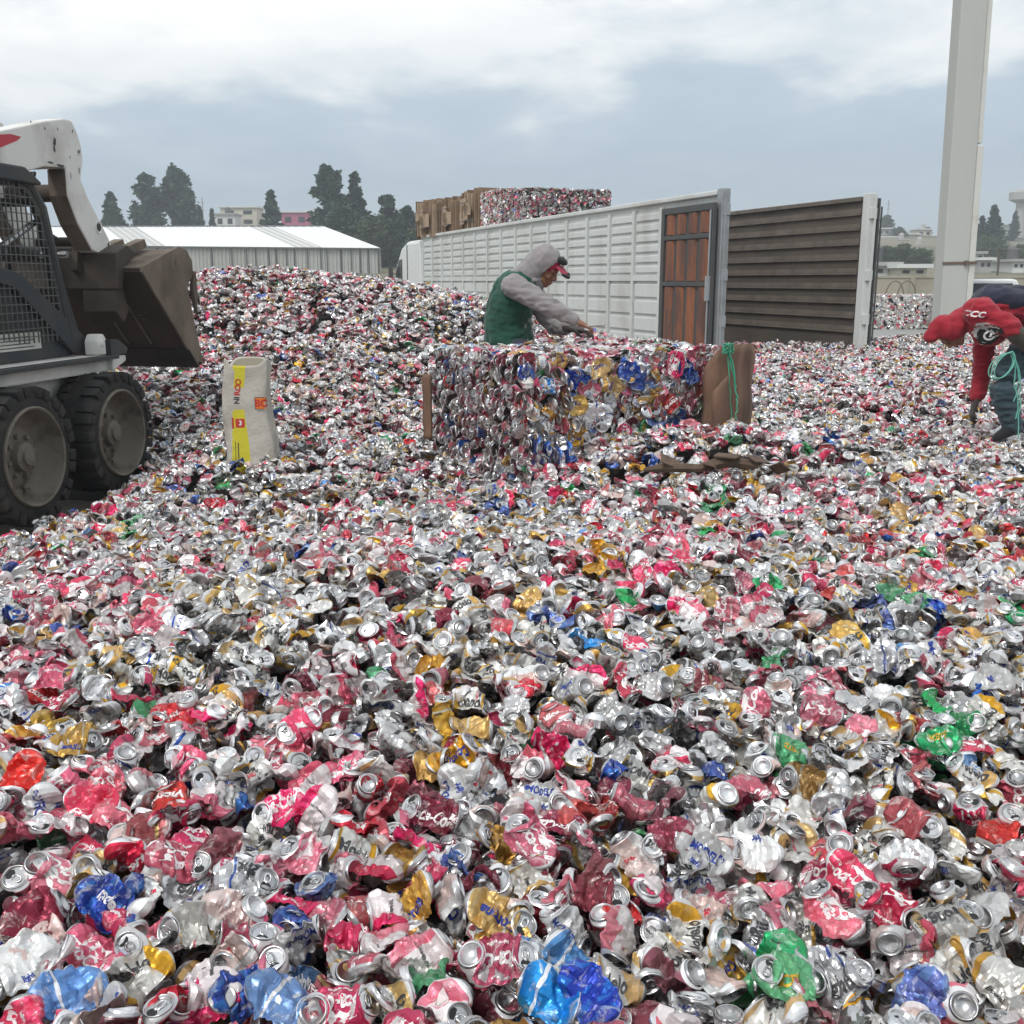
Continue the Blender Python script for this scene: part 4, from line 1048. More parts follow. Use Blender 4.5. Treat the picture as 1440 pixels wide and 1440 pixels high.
m_ = MB(); m_.box(.1, 2.1, .0, 3.5, .45, .698); m_.build('chassis', FRAMED, tk)

# ================================================================== BALES
rb_ = np.random.RandomState(77)
LOW = []
for i in range(46):
    lk = LKEYS[i % 13] if i < 13 else rb_.choice(LKEYS, p=LPROB)
    cp = can_parts(rb_, lk, nu=16, nt=10, nl=10, letters=False); LOW.append(joined_can(cp, 'low') + (lk,))
BYLO = {k: [i for i, p in enumerate(LOW) if p[5] == k] for k in LKEYS}
MID = []
for i in range(60):
    lk = LKEYS[i % 13] if i < 39 else rb_.choice(LKEYS, p=LPROB)
    kd = rb_.choice(['flat', 'fan', 'dent', 'stomp'], p=[.4, .3, .1, .2])
    cp = can_parts(rb_, lk, kd, nu=32, nt=22, nl=16); MID.append((joined_can(cp, 'mid'), lk))
def merge_cans(items, name):
    """items: (proto tuple, 3x3, pos); one mesh"""
    Vs, F, MI, U, mats = [], [], [], [], []; nb = 0
    for pr, M3, p in items:
        V, f, mi, ms, u = pr[:5]
        rm = []
        for m in ms:
            if m not in mats: mats.append(m)
            rm.append(mats.index(m))
        Vs.append(V @ np.array(M3).T + np.array(p)); F += [tuple(i + nb for i in q) for q in f]; MI += [rm[i] for i in mi]; U += list(u); nb += len(V)
    return np_mesh(name, np.concatenate(Vs), F, mats, MI, U)
def bale_mesh(name, w, d, h, dens, seed, sc_=1.0, faces=('f', 'l', 'r', 'b', 't'), pal=None):
    """cans pressed flat over the faces of a block w x d x h (origin at base centre)"""
    r = np.random.RandomState(seed); items = []
    FD = {'f': ((-w / 2, -d / 2, 0), (w, 0, 0), (0, 0, h), (0, -1, 0)), 'b': ((-w / 2, d / 2, 0), (w, 0, 0), (0, 0, h), (0, 1, 0)), 'l': ((-w / 2, -d / 2, 0), (0, d, 0), (0, 0, h), (-1, 0, 0)),
          'r': ((w / 2, -d / 2, 0), (0, d, 0), (0, 0, h), (1, 0, 0)), 't': ((-w / 2, -d / 2, h), (w, 0, 0), (0, d, 0), (0, 0, 1))}
    for k in faces:
        o, a, b, n = [np.array(q, float) for q in FD[k]]
        la, lb = np.linalg.norm(a), np.linalg.norm(b); N_ = int(la * lb * dens)
        for _ in range(N_):
            s, t = r.uniform(), r.uniform(); p = o + a * s + b * t + n * r.uniform(-.02, .012)
            z = n + r.normal(0, .38, 3); z /= np.linalg.norm(z); x = np.cross(z, r.normal(0, 1, 3)); x /= np.linalg.norm(x); y = np.cross(z, x)
            items.append((LOW[r.choice(BYLO[pal[r.randint(len(pal))] if pal else LKEYS[r.choice(13, p=LPROB)]])], np.stack([x, y, z], 1) * sc_ * np.array([1, 1, .5]), p))
    return merge_cans(items, name)
COREM = mat('bale_core', (0.055, 0.05, 0.048), .9)
BINDM = mat('bale_wire', (.25, .25, .26), .5, .7)
def can_bale(w, d, h, M4, label, seed, dens=190, share=None, group=None, faces=('f', 'l', 'r', 't'), pal=None):
    o = empty('can_bale'); o.matrix_world = M4; tag(o, label, 'bale', group)
    m = MB(); m.box(-w / 2 + .03, w / 2 - .03, -d / 2 + .03, d / 2 - .03, 0.0, h - .03, bev=.03); m.build('pressed_core', COREM, o)
    me = share or bale_mesh('pressed_cans', w, d, h, dens, seed, 1.0, faces, pal)
    c = bpy.data.objects.new('pressed_cans', me); COL.objects.link(c); c.parent = o; c['kind'] = 'stuff'
    m = MB()
    for f in (.2, .5, .8):
        x = -w / 2 + w * f; y0, y1, z1 = -d / 2 - .03, d / 2 + .03, h + .03
        m.tube([(x, y0, .02), (x, y0, z1), (x, y1, z1), (x, y1, .02)], .004, 5)
    m.build('binding_wire', BINDM, o)
    return o, me
CARD = worn('cardboard', (0.29, 0.195, 0.125), (0.17, 0.115, 0.08), .9, 0, 2.2, .4, .7, .7, .12, 14, fine=.2)
CARDL = worn('cardboard_pale', (0.42, 0.31, 0.21), (0.26, 0.18, 0.12), .9, 0, 2.2, .4, .7, .6, .12, 14, fine=.2)
CARDK = worn('cardboard_dark', (0.20, 0.13, 0.08), (0.10, 0.07, 0.05), .9, 0, 2.2, .4, .7, .7, .12, 14, fine=.2)
def card_bale(w, d, h, M4, label, seed):
    r = random.Random(seed); o = empty('cardboard_bale'); o.matrix_world = M4; tag(o, label, 'bale', 'bales loaded on the trailer')
    m = MB(); y = -d / 2
    while y < d / 2 - .02:
        t_ = r.uniform(.03, .11); e_ = r.uniform(-.09, .05)
        m.box(-w / 2 - e_, w / 2 + r.uniform(-.04, .05), y, min(y + t_ - .012, d / 2), r.uniform(-.02, .0), h + r.uniform(-.14, .03), r.choice((0, 0, 0, 1, 2)), bev=.006, M=Matrix.Rotation(R(r.uniform(-2.6, 2.6)), 4, 'X') @ Matrix.Rotation(R(r.uniform(-3, 3)), 4, 'Z')); y += t_
    m.build('pressed_sheets', [CARD, CARDL, CARDK], o)
    m = MB()
    for k in range(5):
        y0 = r.uniform(-d / 2 + .1, d / 2 - .5); z0 = r.uniform(.15, h - .5)
        m.box(-w / 2 - .09, -w / 2 - .06, y0, y0 + r.uniform(.3, .5), z0, z0 + r.uniform(.2, .45), 0, bev=.01, M=Matrix.Rotation(R(r.uniform(-4, 4)), 4, 'X'))
    m.build('loose_flap', [CARDL], o)
    m = MB()
    for f in (.25, .7): z_ = h * f; m.tube([(-w / 2 - .10, -d / 2 - .01, z_), (-w / 2 - .10, d / 2 + .01, z_)], .006, 5)
    m.build('binding_wire', BINDM, o)
    return o
def tm(x, y, z, rz=0): return TM @ Matrix.Translation((x, y, z)) @ Matrix.Rotation(rz, 4, 'Z')
# load carried on the trailer: an unseen tier stands below these
lb = 'bales loaded on the trailer'
o_, me1 = can_bale(2.0, 1.35, 1.05, tm(1.18, 9.05, 2.08), 'rear end bale of crushed cans on top of the trailer load', 5, 300, group=lb)
can_bale(2.0, 1.35, 1.10, tm(1.12, 10.47, 2.12, .01), 'bale of crushed cans on the trailer, second from its rear end', 6, 300, group=lb)
card_bale(2.1, 1.45, 0.98, tm(1.12, 11.95, 2.40), 'ragged mixed cardboard bale on the trailer, directly beside the can bales', 7)
card_bale(2.15, 1.6, 0.92, tm(1.08, 13.55, 2.40), 'brown cardboard bale on the trailer, between two other cardboard bales', 8)
card_bale(2.2, 2.0, 0.96, tm(1.02, 15.45, 2.40), 'light brown cardboard bale on the trailer, the one nearest the cab', 9)
for k, y in enumerate((9.05, 10.47, 11.9, 13.33, 14.95)):
    m_ = MB(); m_.box(.15, 2.1, y - .66, y + .66, -.1, 2.07 if y < 11 else 2.39, bev=.03); o_ = m_.build('cardboard_bale', CARD, None, TM)
    tag(o_, ['plain brown lower bale inside the trailer, under the rear end can bale', 'plain brown lower bale inside the trailer, under the second can bale', 'plain brown lower bale inside the trailer, under the ragged mixed bale', 'plain brown lower bale inside the trailer, under the middle cardboard bale', 'plain brown lower bale inside the trailer, under the bale nearest the cab'][k], 'bale', 'lower bales inside the trailer')
# row of bales on the pavement far right
lbl = ['far bale of cans beside the right trailer post on the pavement', 'far bale of cans between the trailer post and the column, second in its row', 'far bale of cans just left of the concrete column, darker gap beside it', 'far bale of cans directly behind the foot of the concrete column', 'far bale of cans hidden partly behind the stooping worker']
shr = None
for k in range(5):
    o_, shr = can_bale(1.35, .9, .88, Matrix.Translation((10.35 + k * 1.42, 28.6 + .1 * (k % 2), -.076)) @ Matrix.Rotation(R([1, -2, 3, 0, -1][k]), 4, 'Z'), lbl[k], 15, 330, shr, 'bales in a row on the pavement', faces=('f', 'l', 't'), pal=['plain', 'silver', 'white', 'cream', 'plain', 'white', 'cream', 'pink'])

# ---- white car beyond the stooping worker
CARW = mat('car_white', (0.75, 0.76, 0.76), .25)
ca = empty('parked_car', (12.35, 27.2, -.078), R(-23)); tag(ca, 'white parked car with only its roof showing above the stooping worker', 'car')
m_ = MB(); m_.prism([(-.83, .28), (-.86, .55), (-.82, .88), (.82, .88), (.86, .55), (.83, .28)], 'y', -1.9, 2.1, bev=.06)
m_.prism([(-.78, .86), (-.60, 1.29), (-.5, 1.33), (.5, 1.33), (.60, 1.29), (.78, .86)], 'y', -1.5, .9, bev=.05); m_.build('car_body', CARW, ca)
m_ = MB(); m_.prism([(-.62, .95), (-.50, 1.22), (.50, 1.22), (.62, .95)], 'y', -1.56, -1.503); m_.build('rear_window', WINM, ca)
for sx in (-1, 1):
    m_ = MB(); m_.box(min(sx * .5, sx * .78), max(sx * .5, sx * .78), -1.93, -1.903, .62, .76, bev=.01); m_.build('tail_lamp', mat('lamp_red', (.35, .01, .01), .3), ca)
    for y in (-1.3, 1.35):
        m_ = MB(); m_.lathe([(0, -.08), (.2, -.08), (.3, -.1), (.32, -.06), (.32, .06), (.3, .1), (.2, .08), (0, .08)], 24, M=Matrix.Translation((sx * .78, y, .32)) @ Matrix.Rotation(R(90), 4, 'Y')); m_.build('wheel', TYRE, ca)

# ================================================================== SKID STEER
SKW = worn('loader_white', (0.74, 0.73, 0.69), (0.20, 0.17, 0.13), 0.55, 0.0, 2.2, .50, .80, .6, .08, 14, fine=.12)
SKD = worn('loader_dark', (0.032, 0.038, 0.042), (0.10, 0.085, 0.065), 0.6, 0.1, 3.5, .45, .75, .6, .1, 18)
MUD = worn('muddy_steel', (0.22, 0.175, 0.135), (0.075, 0.058, 0.045), 0.8, 0.15, 2.0, .40, .66, .8, .15, 18, fine=.35)
MUDD = worn('muddy_steel_dark', (0.060, 0.048, 0.040), (0.13, 0.10, 0.075), 0.75, 0.15, 1.6, .45, .75, .6, .15, 18, fine=.35)
RIM = worn('muddy_rim', (0.175, 0.155, 0.125), (0.07, 0.06, 0.045), 0.85, 0.0, 6.0, .5, .68, .75, .2, 40, fine=.3)
TYR = worn('loader_tyre', (0.014, 0.014, 0.014), (0.10, 0.088, 0.07), 0.8, 0.0, 7.0, .46, .75, .45, .3, 60, fine=.1)
REDP = mat('stripe_red', (0.50, 0.03, 0.05), .5); CHROME = mat('rod_steel', (.55, .55, .55), .25, .9); RUB = mat('hose_rubber', (.02, .02, .02), .5)
sk = empty('skid_steer'); sk.matrix_world = SKM
tag(sk, 'white and black skid steer loader with muddy raised bucket parked on the cans', 'loader')
def wheel(y, x_out, side):
    w_ = empty('wheel', (x_out, y, .40), parent=sk)
    A = Matrix.Rotation(R(90) * side, 4, 'Y')      # local +Z of the lathe points outward
    m = MB(); Rr, W = .40, .28
    m.lathe([(.285, -.02), (.30, .0), (.345, .004), (.372, -.004), (.392, -.03), (.398, -.06), (.398, -W + .06), (.392, -W + .03), (.36, -W), (.28, -W), (.27, -.12)], 64, 0, M=A)
    for k in range(26):         # shoulder lugs on the outer edge, chevrons over the tread
        a = 2 * math.pi * k / 26 + .05 * (k % 2)
        T_ = A @ Matrix.Rotation(a, 4, 'Z')
        m.prism([(.352, -.034), (.418, -.034), (.418, .034), (.385, .028), (.352, .020)], 'z', -.105, .012, 0, M=T_ , bev=.006)
        m.prism([(.385, -.034), (.412, -.034), (.412, .034), (.385, .028)], 'z', -W, -.20, 0, M=T_ @ Matrix.Rotation(R(6), 4, 'Z'), bev=.006)
    m.build('tyre', TYR, w_)
    m = MB()
    m.lathe([(.300, -.012), (.300, .012), (.292, .020), (.282, .014), (.272, -.05), (.262, -.10), (.235, -.125), (.20, -.13), (.16, -.105), (.14, -.10), (.09, -.10), (.085, -.055), (.055, -.045), (.05, -.03), (0.0, -.028)], 56, 0, M=A)
    for k in range(8):
        a = 2 * math.pi * k / 8 + .2
        m.lathe([(.0, -.074), (.014, -.075), (.016, -.10), (.016, -.112)], 6, M=A @ Matrix.Translation((.125 * math.cos(a), .125 * math.sin(a), 0)), smooth=False)
    m.build('rim', RIM, w_)
    m = MB()       # caked clods of mud on the dish
    r = random.Random(int(y * 10) + 3)
    for k in range(30):
        a, q = r.uniform(-1.9, .4), r.uniform(.17, .26); s = r.uniform(.006, .016)
        m.lathe([(0, s * .5), (s * .7, s * .35), (s, 0)], 6, M=A @ Matrix.Translation((q * math.cos(a), q * math.sin(a), -.128 + (q - .17) * .12)))
    m.build('mud_clod', MUDD, w_)
for x_out, side in ((0.0, 1), (-1.50, -1)):
    for y in (-.50, .50): wheel(y, x_out, side)
# chassis
m = MB()
m.prism([(-1.25, .30), (-1.25, .95), (-.9, .90), (.86, .90), (.86, .80), (.72, .70), (.60, .30)], 'x', -1.16, -.34, bev=.02)
m.build('chassis', SKW, sk)
m = MB()
for x0 in (-.335, -1.30): m.box(x0, x0 + .135, -.95, .80, .80, .885, bev=.01)
m.prism([(.74, .80), (.93, .86), (.93, .90), (.74, .905)], 'x', -.34, -.16, bev=.008)
m.build('fender', SKW, sk)
for x0 in (-.20, -1.38):
    m = MB(); m.box(x0, x0 + .085, -1.05, .76, .887, .915, bev=.004); m.prism([(.70, .915), (.90, .915), (.93, .95), (.80, 1.02), (.70, 1.02)], 'x', x0 + .02, x0 + .06); m.build('step_edge', SKD, sk)
# dark lower body and slanting frame member with a pale decal
for sgn, x0 in ((1, -.50), (-1, -1.04)):
    m = MB(); m.prism([(-1.3, .905), (.74, .905), (.78, .96), (.20, 1.36), (-.10, 1.44), (-1.3, 1.44)], 'x', x0, x0 + .04, bev=.006)
    m.prism([(.70, .93), (.88, .93), (.86, 1.03), (.18, 1.47), (-.35, 1.56), (-.35, 1.46), (.10, 1.38)], 'x', x0 + .041 * (sgn > 0) - .04 * (sgn < 0), x0 + .08 * (sgn > 0) - 0.001 * (sgn < 0), bev=.006); m.build('side_frame', SKD, sk)
m = MB(); m.box(-.459, -.456, -.12, .38, .98, 1.09); m.build('decal', worn('decal', (.62, .61, .56), (.35, .33, .28), .5, 0, 5, .5, .7, .5), sk)
m = MB()
for k in range(4): m.box(-.4555, -.454, -.06 + .004 * k, .30 - .05 * (k % 2), .995 + k * .022, 1.001 + k * .022)
m.build('decal_print', SKD, sk)
# cab: posts, roof, mesh screens
cb = empty('cab', (-.75, 0, 0), parent=sk)
m = MB()
for sx in (-1, 1):
    x = sx * .30
    m.tube([(x, -.72, 1.40), (x, -.72, 1.98), (x, -.62, 2.08), (x, .22, 2.08), (x, .40, 2.02), (x, .50, 1.90), (x, .62, 1.40), (x, .72, .95)], .036, 8)
    m.prism([(.30, 2.07), (.46, 2.02), (.56, 1.90), (.68, 1.40), (.86, .93), (.70, .93), (.58, 1.25), (.47, 1.80), (.38, 1.95), (.24, 2.03)], 'x', x - .02, x + .02, bev=.008)
for z_ in (1.44, 1.66): m.tube([(-.3, -.72, z_), (.3, -.72, z_)], .02, 6)
m.tube([(-.3, .5, 1.93), (.3, .5, 1.93)], .03, 7)
m.build('cab_frame', SKD, cb)
m = MB(); m.prism([(-.74, 2.06), (-.70, 2.13), (.30, 2.13), (.46, 2.05), (.46, 2.03), (-.74, 2.04)], 'x', -.36, .36, bev=.012); m.build('cab_roof', SKD, cb)
for sx in (-1, 1):
    m = MB(); x = sx * .325
    def ylim(z_): return np.interp(z_, [1.0, 1.40, 1.80, 1.95, 2.02], [.60, .58, .47, .38, .28])
    for z_ in np.arange(1.06, 2.03, .052): m.box(x - .003, x + .003, -.70, float(ylim(z_)), z_, z_ + .006)
    for y in np.arange(-.68, .56, .052):
        zt = float(np.interp(y, [.28, .38, .47, .58], [2.03, 1.95, 1.80, 1.42])); m.box(x - .004, x + .004, y, y + .006, 1.05 if y < .1 else 1.02, zt)
    m.build('mesh_screen', mat('screen_wire', (.13, .13, .125), .6, .4), cb)
m = MB(); m.box(-.26, .26, -.55, -.42, 1.05, 1.75, bev=.04); m.box(-.26, .26, -.55, .02, .98, 1.10, bev=.04); m.build('seat', RUB, cb)
m = MB()
for x in (-.2, .2): m.tube([(x, .30, 1.0), (x, .34, 1.28)], .014, 6); m.lathe([(0, 0), (.025, .01), (.028, .06), (0, .08)], 10, M=Matrix.Translation((x, .34, 1.27)))
m.build('lever', RUB, cb)
# engine box at the back
m = MB(); m.box(-1.12, -.38, -1.35, -.76, .9, 1.62, bev=.05); m.build('engine_cover', SKW, sk)
m = MB(); m.box(-1.05, -.45, -1.362, -1.352, 1.0, 1.5); m.build('rear_grille', SKD, sk)
# loader arms
ARM = [(-1.45, 1.62), (-1.35, 1.92), (-.9, 2.06), (.18, 2.34), (.635, 2.456), (.845, 2.50), (.93, 2.50), (.985, 2.44), (1.03, 2.34), (1.035, 2.245), (.985, 2.12), (1.065, 1.99), (1.30, 1.72), (1.325, 1.665), (1.30, 1.625), (1.20, 1.60), (1.055, 1.635), (.90, 1.81), (.80, 1.99), (.81, 2.175), (.55, 2.155), (.13, 2.05), (-.9, 1.78), (-1.2, 1.62)]
for x1 in (-.42, -1.08 + .14): m = MB(); m.prism(ARM, 'x', x1 - .14, x1, bev=.010); m.build('lift_arm', SKW, sk)
for x1 in (-.42, -1.08 + .14):      # brown layer along the rear edge and beam underside of the drop section
    m = MB()
    m.prism([(.80, 2.165), (.806, 2.165), (.806, 1.995), (.905, 1.815), (1.06, 1.64), (1.05, 1.632), (.893, 1.805), (.793, 1.99)], 'x', x1 - .135, x1 - .008)
    m.prism([(.47, 2.150), (.80, 2.19), (.795, 2.17), (.47, 2.130)], 'x', x1 - .135, x1 - .006)
    m.build('brown_lining', MUD, sk)
m = MB()
for x1 in (-.42,):
    A = Matrix.Rotation(R(90), 4, 'Y')
    for (y, z_, r_) in ((1.165, 1.80, .038), (.985, 2.30, .016), (1.275, 1.68, .018)):
        T_ = Matrix.Translation((x1 + .002, y, z_)) @ A
        m.lathe([(0, -.002), (r_ * .8, -.001)], 20, 0, M=T_); m.lathe([(r_ * .8, -.0005), (r_, .004), (r_ * 1.18, .004), (r_ * 1.25, -.001)], 20, 1, M=T_)
    for (y, z_, a_, b_) in ((.70, 2.33, .022, .03), (.69, 2.285, .012, .025), (.75, 2.42, .006, .01), (.60, 2.40, .007, .010), (.87, 2.25, .006, .01), (.93, 2.43, .006, .012), (.86, 2.13, .004, .03), (.45, 2.42, .008, .008), (.62, 2.19, .05, .008), (.74, 2.185, .05, .010), (.97, 2.18, .006, .022)):
        r = random.Random(int(y * 1000)); n = 10
        m.add([(x1 + .0014, y + a_ * math.cos(t) * r.uniform(.5, 1.3), z_ + b_ * math.sin(t) * r.uniform(.5, 1.3)) for t in np.linspace(0, 2 * math.pi, n, endpoint=False)], [tuple(range(n))], 0)
m.build('pin_hole', [SKD, SKW], sk)
m = MB(); m.add([(-.4185, .05, 2.205), (-.4185, .28, 2.285), (-.4185, .33, 2.315), (-.4185, .22, 2.318), (-.4185, .05, 2.290)], [(0, 1, 2, 3, 4)]); m.add([(-.4185, -1.0, 1.90), (-.4185, .05, 2.205), (-.4185, .05, 2.290), (-.4185, -1.0, 1.98)], [(0, 1, 2, 3)]); m.build('red_stripe', REDP, sk)
m = MB(); m.tube([(-.95, .93, 2.02), (-.55, .93, 2.02)], .06, 14); m.build('cross_tube', MUDD, sk)
m = MB(); m.tube([(-.93, 1.20, 1.70), (-.56, 1.20, 1.70)], .035, 10); m.build('cross_tube', MUDD, sk)
for a_, b_, c_ in (((-.5, -1.0, 1.15), (-.5, .1, 1.62), (-.5, .5, 1.80)), ((-1.0, -1.0, 1.15), (-1.0, .1, 1.62), (-1.0, .5, 1.80)), ((-.75, .62, 1.62), (-.75, 1.0, 1.60), (-.75, 1.22, 1.58)), ((-1.0, .84, 1.60), (-.80, .86, 1.60), (-.50, .86, 1.60))):
    m = MB(); m.tube([a_, b_], .045, 12); cyl_ = m.build('cylinder_barrel', SKD, sk)
    m = MB(); m.tube([b_, c_], .023, 10); m.build('cylinder_rod', CHROME, cyl_)
m = MB()
for k in range(3):
    m.tube([(-.60 - .02 * k, .72, 2.14), (-.585 - .02 * k, .62 + .02 * k, 1.98), (-.60, .68 + .02 * k, 1.84 - .02 * k), (-.62, .86, 1.74 - .01 * k), (-.66, 1.0, 1.72)], .012, 7)
m.tube([(-.50, .60, 1.95), (-.48, .66, 1.7), (-.49, .70, 1.45), (-.50, .74, 1.3)], .010, 6)
m.build('hose', RUB, sk)
m = MB(); A = Matrix.Rotation(R(90), 4, 'Y'); m.prism([(.80, .905), (.94, .905), (.94, 1.0), (.90, 1.05), (.84, 1.05), (.80, 1.0)], 'x', -.40, -.30, bev=.012); m.lathe([(0, .01), (.022, .008), (.028, -.01)], 14, M=Matrix.Translation((-.298, .87, .985)) @ A); m.build('stop_lug', SKW, sk)
# quick attach frame
qa = MB(); qa.prism([(1.10, 1.36), (1.12, 1.62), (1.30, 1.68), (1.42, 1.62), (1.24, 1.52), (1.18, 1.36)], 'x', -1.30, -.28, bev=.01)
for x in (-1.16, -.60): qa.prism([(1.04, 1.50), (1.10, 1.70), (1.36, 1.74), (1.40, 1.66), (1.16, 1.44)], 'x', x, x + .05, bev=.006)
qa.prism([(1.10, 1.20), (1.12, 1.45), (1.20, 1.45), (1.28, 1.20), (1.20, 1.12)], 'x', -.56, -.30, bev=.006)
qa.build('attachment_frame', MUDD, sk)
# bucket
bk = empty('bucket', (0, 0, 0), parent=sk)
H_, E_, T2 = (1.20, 1.485), (2.0, .745), (1.80, 1.655)
m = MB()
def sheet(p, q, t, x0, x1, mi=0, bev=.004):
    dy, dz = q[0] - p[0], q[1] - p[1]; L_ = math.hypot(dy, dz); ny_, nz_ = -dz / L_ * t, dy / L_ * t
    m.prism([p, q, (q[0] + ny_, q[1] + nz_), (p[0] + ny_, p[1] + nz_)], 'x', x0, x1, mi, bev=bev)
BX0, BX1 = -1.52, -.12
sheet(H_, (1.86, .875), .022, BX0 + .02, BX1 - .02); sheet((1.20, 1.51), T2, -.022, BX0 + .02, BX1 - .02)
sheet(T2, (1.97, 1.60), -.022, BX0 + .02, BX1 - .02); m.build('floor_plate', MUDD, bk)  # shade of the bucket's underside is put into this darker mud tone
m = MB(); sheet((1.205, 1.516), (1.80, 1.668), -.0, BX0 + .03, BX1 - .03) if False else None
m.add([(BX0 + .03, 1.21, 1.5165), (BX1 - .03, 1.21, 1.5165), (BX1 - .03, 1.79, 1.6615), (BX0 + .03, 1.79, 1.6615), (BX0 + .03, 1.21, 1.512), (BX1 - .03, 1.21, 1.512), (BX1 - .03, 1.79, 1.657), (BX0 + .03, 1.79, 1.657)], [(0, 1, 2, 3), (0, 4, 5, 1), (1, 5, 6, 2), (3, 2, 6, 7), (0, 3, 7, 4)])
m.build('back_plate', MUD, bk)  # paler mud tone paints light onto the upward-facing plate
SP = [(1.185, 1.485), (1.20, 1.525), (1.80, 1.685), (1.93, 1.66), (2.01, 1.58), (2.02, 1.47), (1.90, 1.38), (1.98, 1.10), (2.10, .76), (2.0, .725)]
m = MB(); m.prism(SP, 'x', BX0, BX0 + .02, bev=.004); m.build('side_plate', MUD, bk)
m = MB(); m.prism(SP, 'x', BX1 - .02, BX1, bev=.004)
m.add([(BX1 + .0012, 1.72 + .014 * math.cos(t), 1.56 + .024 * math.sin(t)) for t in np.linspace(0, 2 * math.pi, 10, endpoint=False)], [tuple(range(10))], 1)
m.build('side_plate', [MUD, SKD], bk)
for x0 in (BX0 + .005, BX1 - .02):
    m = MB(); m.prism([(2.0, 1.47), (2.05, 1.50), (2.06, 1.30), (2.03, 1.16), (1.98, 1.34)], 'x', x0 - .004, x0 + .03, bev=.006); m.build('side_cutter', MUD, bk)
m = MB(); sheet((1.845, .888), (2.01, .735), -.016, BX0 - .005, BX1 + .005)
for k in range(9):
    x = BX0 + .09 + k * .17; yy, zz = 1.945, .782
    m.lathe([(0, .012), (.012, .010), (.016, 0)], 8, M=Matrix.Translation((x, yy - .014, zz - .015)) @ Matrix.Rotation(R(132), 4, 'X'))
m.build('cutting_edge', worn('edge_steel', (.045, .042, .04), (.14, .11, .085), .6, .4, 6, .5, .75, .5), bk)
m = MB()
for x in (-1.12, -.62, -.42): m.add([(x, 1.30, 1.386), (x + .018, 1.30, 1.386), (x + .018, 1.80, .923), (x, 1.80, .923)], [(0, 1, 2, 3)]); 
for k in range(5): m.add([(-.45 + .02 * k, 1.45 + .03 * k, 1.245 - .0278 * k), (-.40 + .02 * k, 1.45 + .03 * k, 1.245 - .0278 * k), (-.40 + .02 * k, 1.455 + .03 * k, 1.2404 - .0278 * k), (-.45 + .02 * k, 1.455 + .03 * k, 1.2404 - .0278 * k)], [(0, 1, 2, 3)])
m.build('scratch', worn('scratch', (.20, .18, .15), (.1, .09, .07), .5, .4, 8), bk)
for (x0, x1) in ((-.44, -.36), (-.62, -.54)):
    m = MB(); m.prism([(1.13, 1.52), (1.16, 1.60), (1.72, 1.74), (1.75, 1.69), (1.72, 1.668)], 'x', x0, x1, bev=.006); m.build('hinge_rib', MUD, bk)

# ================================================================== BALE IN THE MIDDLE
bo = empty('can_bale'); BM = frame(BC + BR * BW / 2 + BL_ * BD / 2, BR, BL_, Vector((0, 0, 1))); bo.matrix_world = BM
tag(bo, 'big open bale of pressed cans standing on the heap in front of the hooded worker', 'bale')
m = MB(); m.box(-BW / 2 + .07, BW / 2 - .07, -BD / 2 + .07, BD / 2 - .07, 0, BH - .07, bev=.05); m.build('pressed_core', COREM, bo)
rB = np.random.RandomState(21)
BYM = {k: [i for i, p in enumerate(MID) if p[1] == k] for k in LKEYS}
items = []
def put(face, s, t, lk=None, size=1.0, out=None):
    """s along the face (0..1), t up (0..1)"""
    if face == 'f': p = np.array([-BW / 2 + s * BW, -BD / 2, t * BH]); n = np.array([0, -1., 0]); sprd = .24
    elif face == 'l': p = np.array([-BW / 2, BD / 2 - s * BD, t * BH]); n = np.array([-1., 0, 0]); sprd = .30
    elif face == 't': p = np.array([-BW / 2 + s * BW, -BD / 2 + t * BD, BH]); n = np.array([0, 0, 1.]); sprd = .25
    elif face == 'r': p = np.array([BW / 2, -BD / 2 + s * BD, t * BH]); n = np.array([1., 0, 0]); sprd = .3
    if lk is None and face == 'l' and rB.uniform() < .4: lk = ['dark', 'wine', 'pink', 'blue', 'redt', 'dark'][rB.randint(6)]
    edgewise = (face == 'l' and rB.uniform() < .75) or (face == 'f' and s < .22 and rB.uniform() < .6)
    if edgewise:    # seen on edge: sheet normal runs along the bale, cans stacked like pages
        z = np.array([0, 1., 0]) if face == 'l' else np.array([1., 0, 0])
        z = z + rB.normal(0, .15, 3)
    else: z = n + rB.normal(0, sprd, 3)
    z /= np.linalg.norm(z); x = np.cross(z, rB.normal(0, 1, 3) if not edgewise else np.array([0, 0, 1.]) + rB.normal(0, .3, 3)); x /= np.linalg.norm(x); y = np.cross(z, x)
    p = p + n * (rB.uniform(-.05, .006) if out is None else out)
    i = rB.choice(BYM[lk or LKEYS[rB.choice(13, p=LPROB)]])
    sq = np.array([1, 1, .42]) * size
    M3 = np.stack([x, y, z], 1) * sq
    W = BM @ Vector(p); u_, v_, d_ = proj(tuple(W)); items.append((face, i, M3, p, u_, v_, d_))
for (face, n_) in (('f', 700), ('l', 560), ('t', 560), ('r', 200)):
    for _ in range(n_): put(face, rB.uniform(.01, .99), rB.uniform(.03, .98))
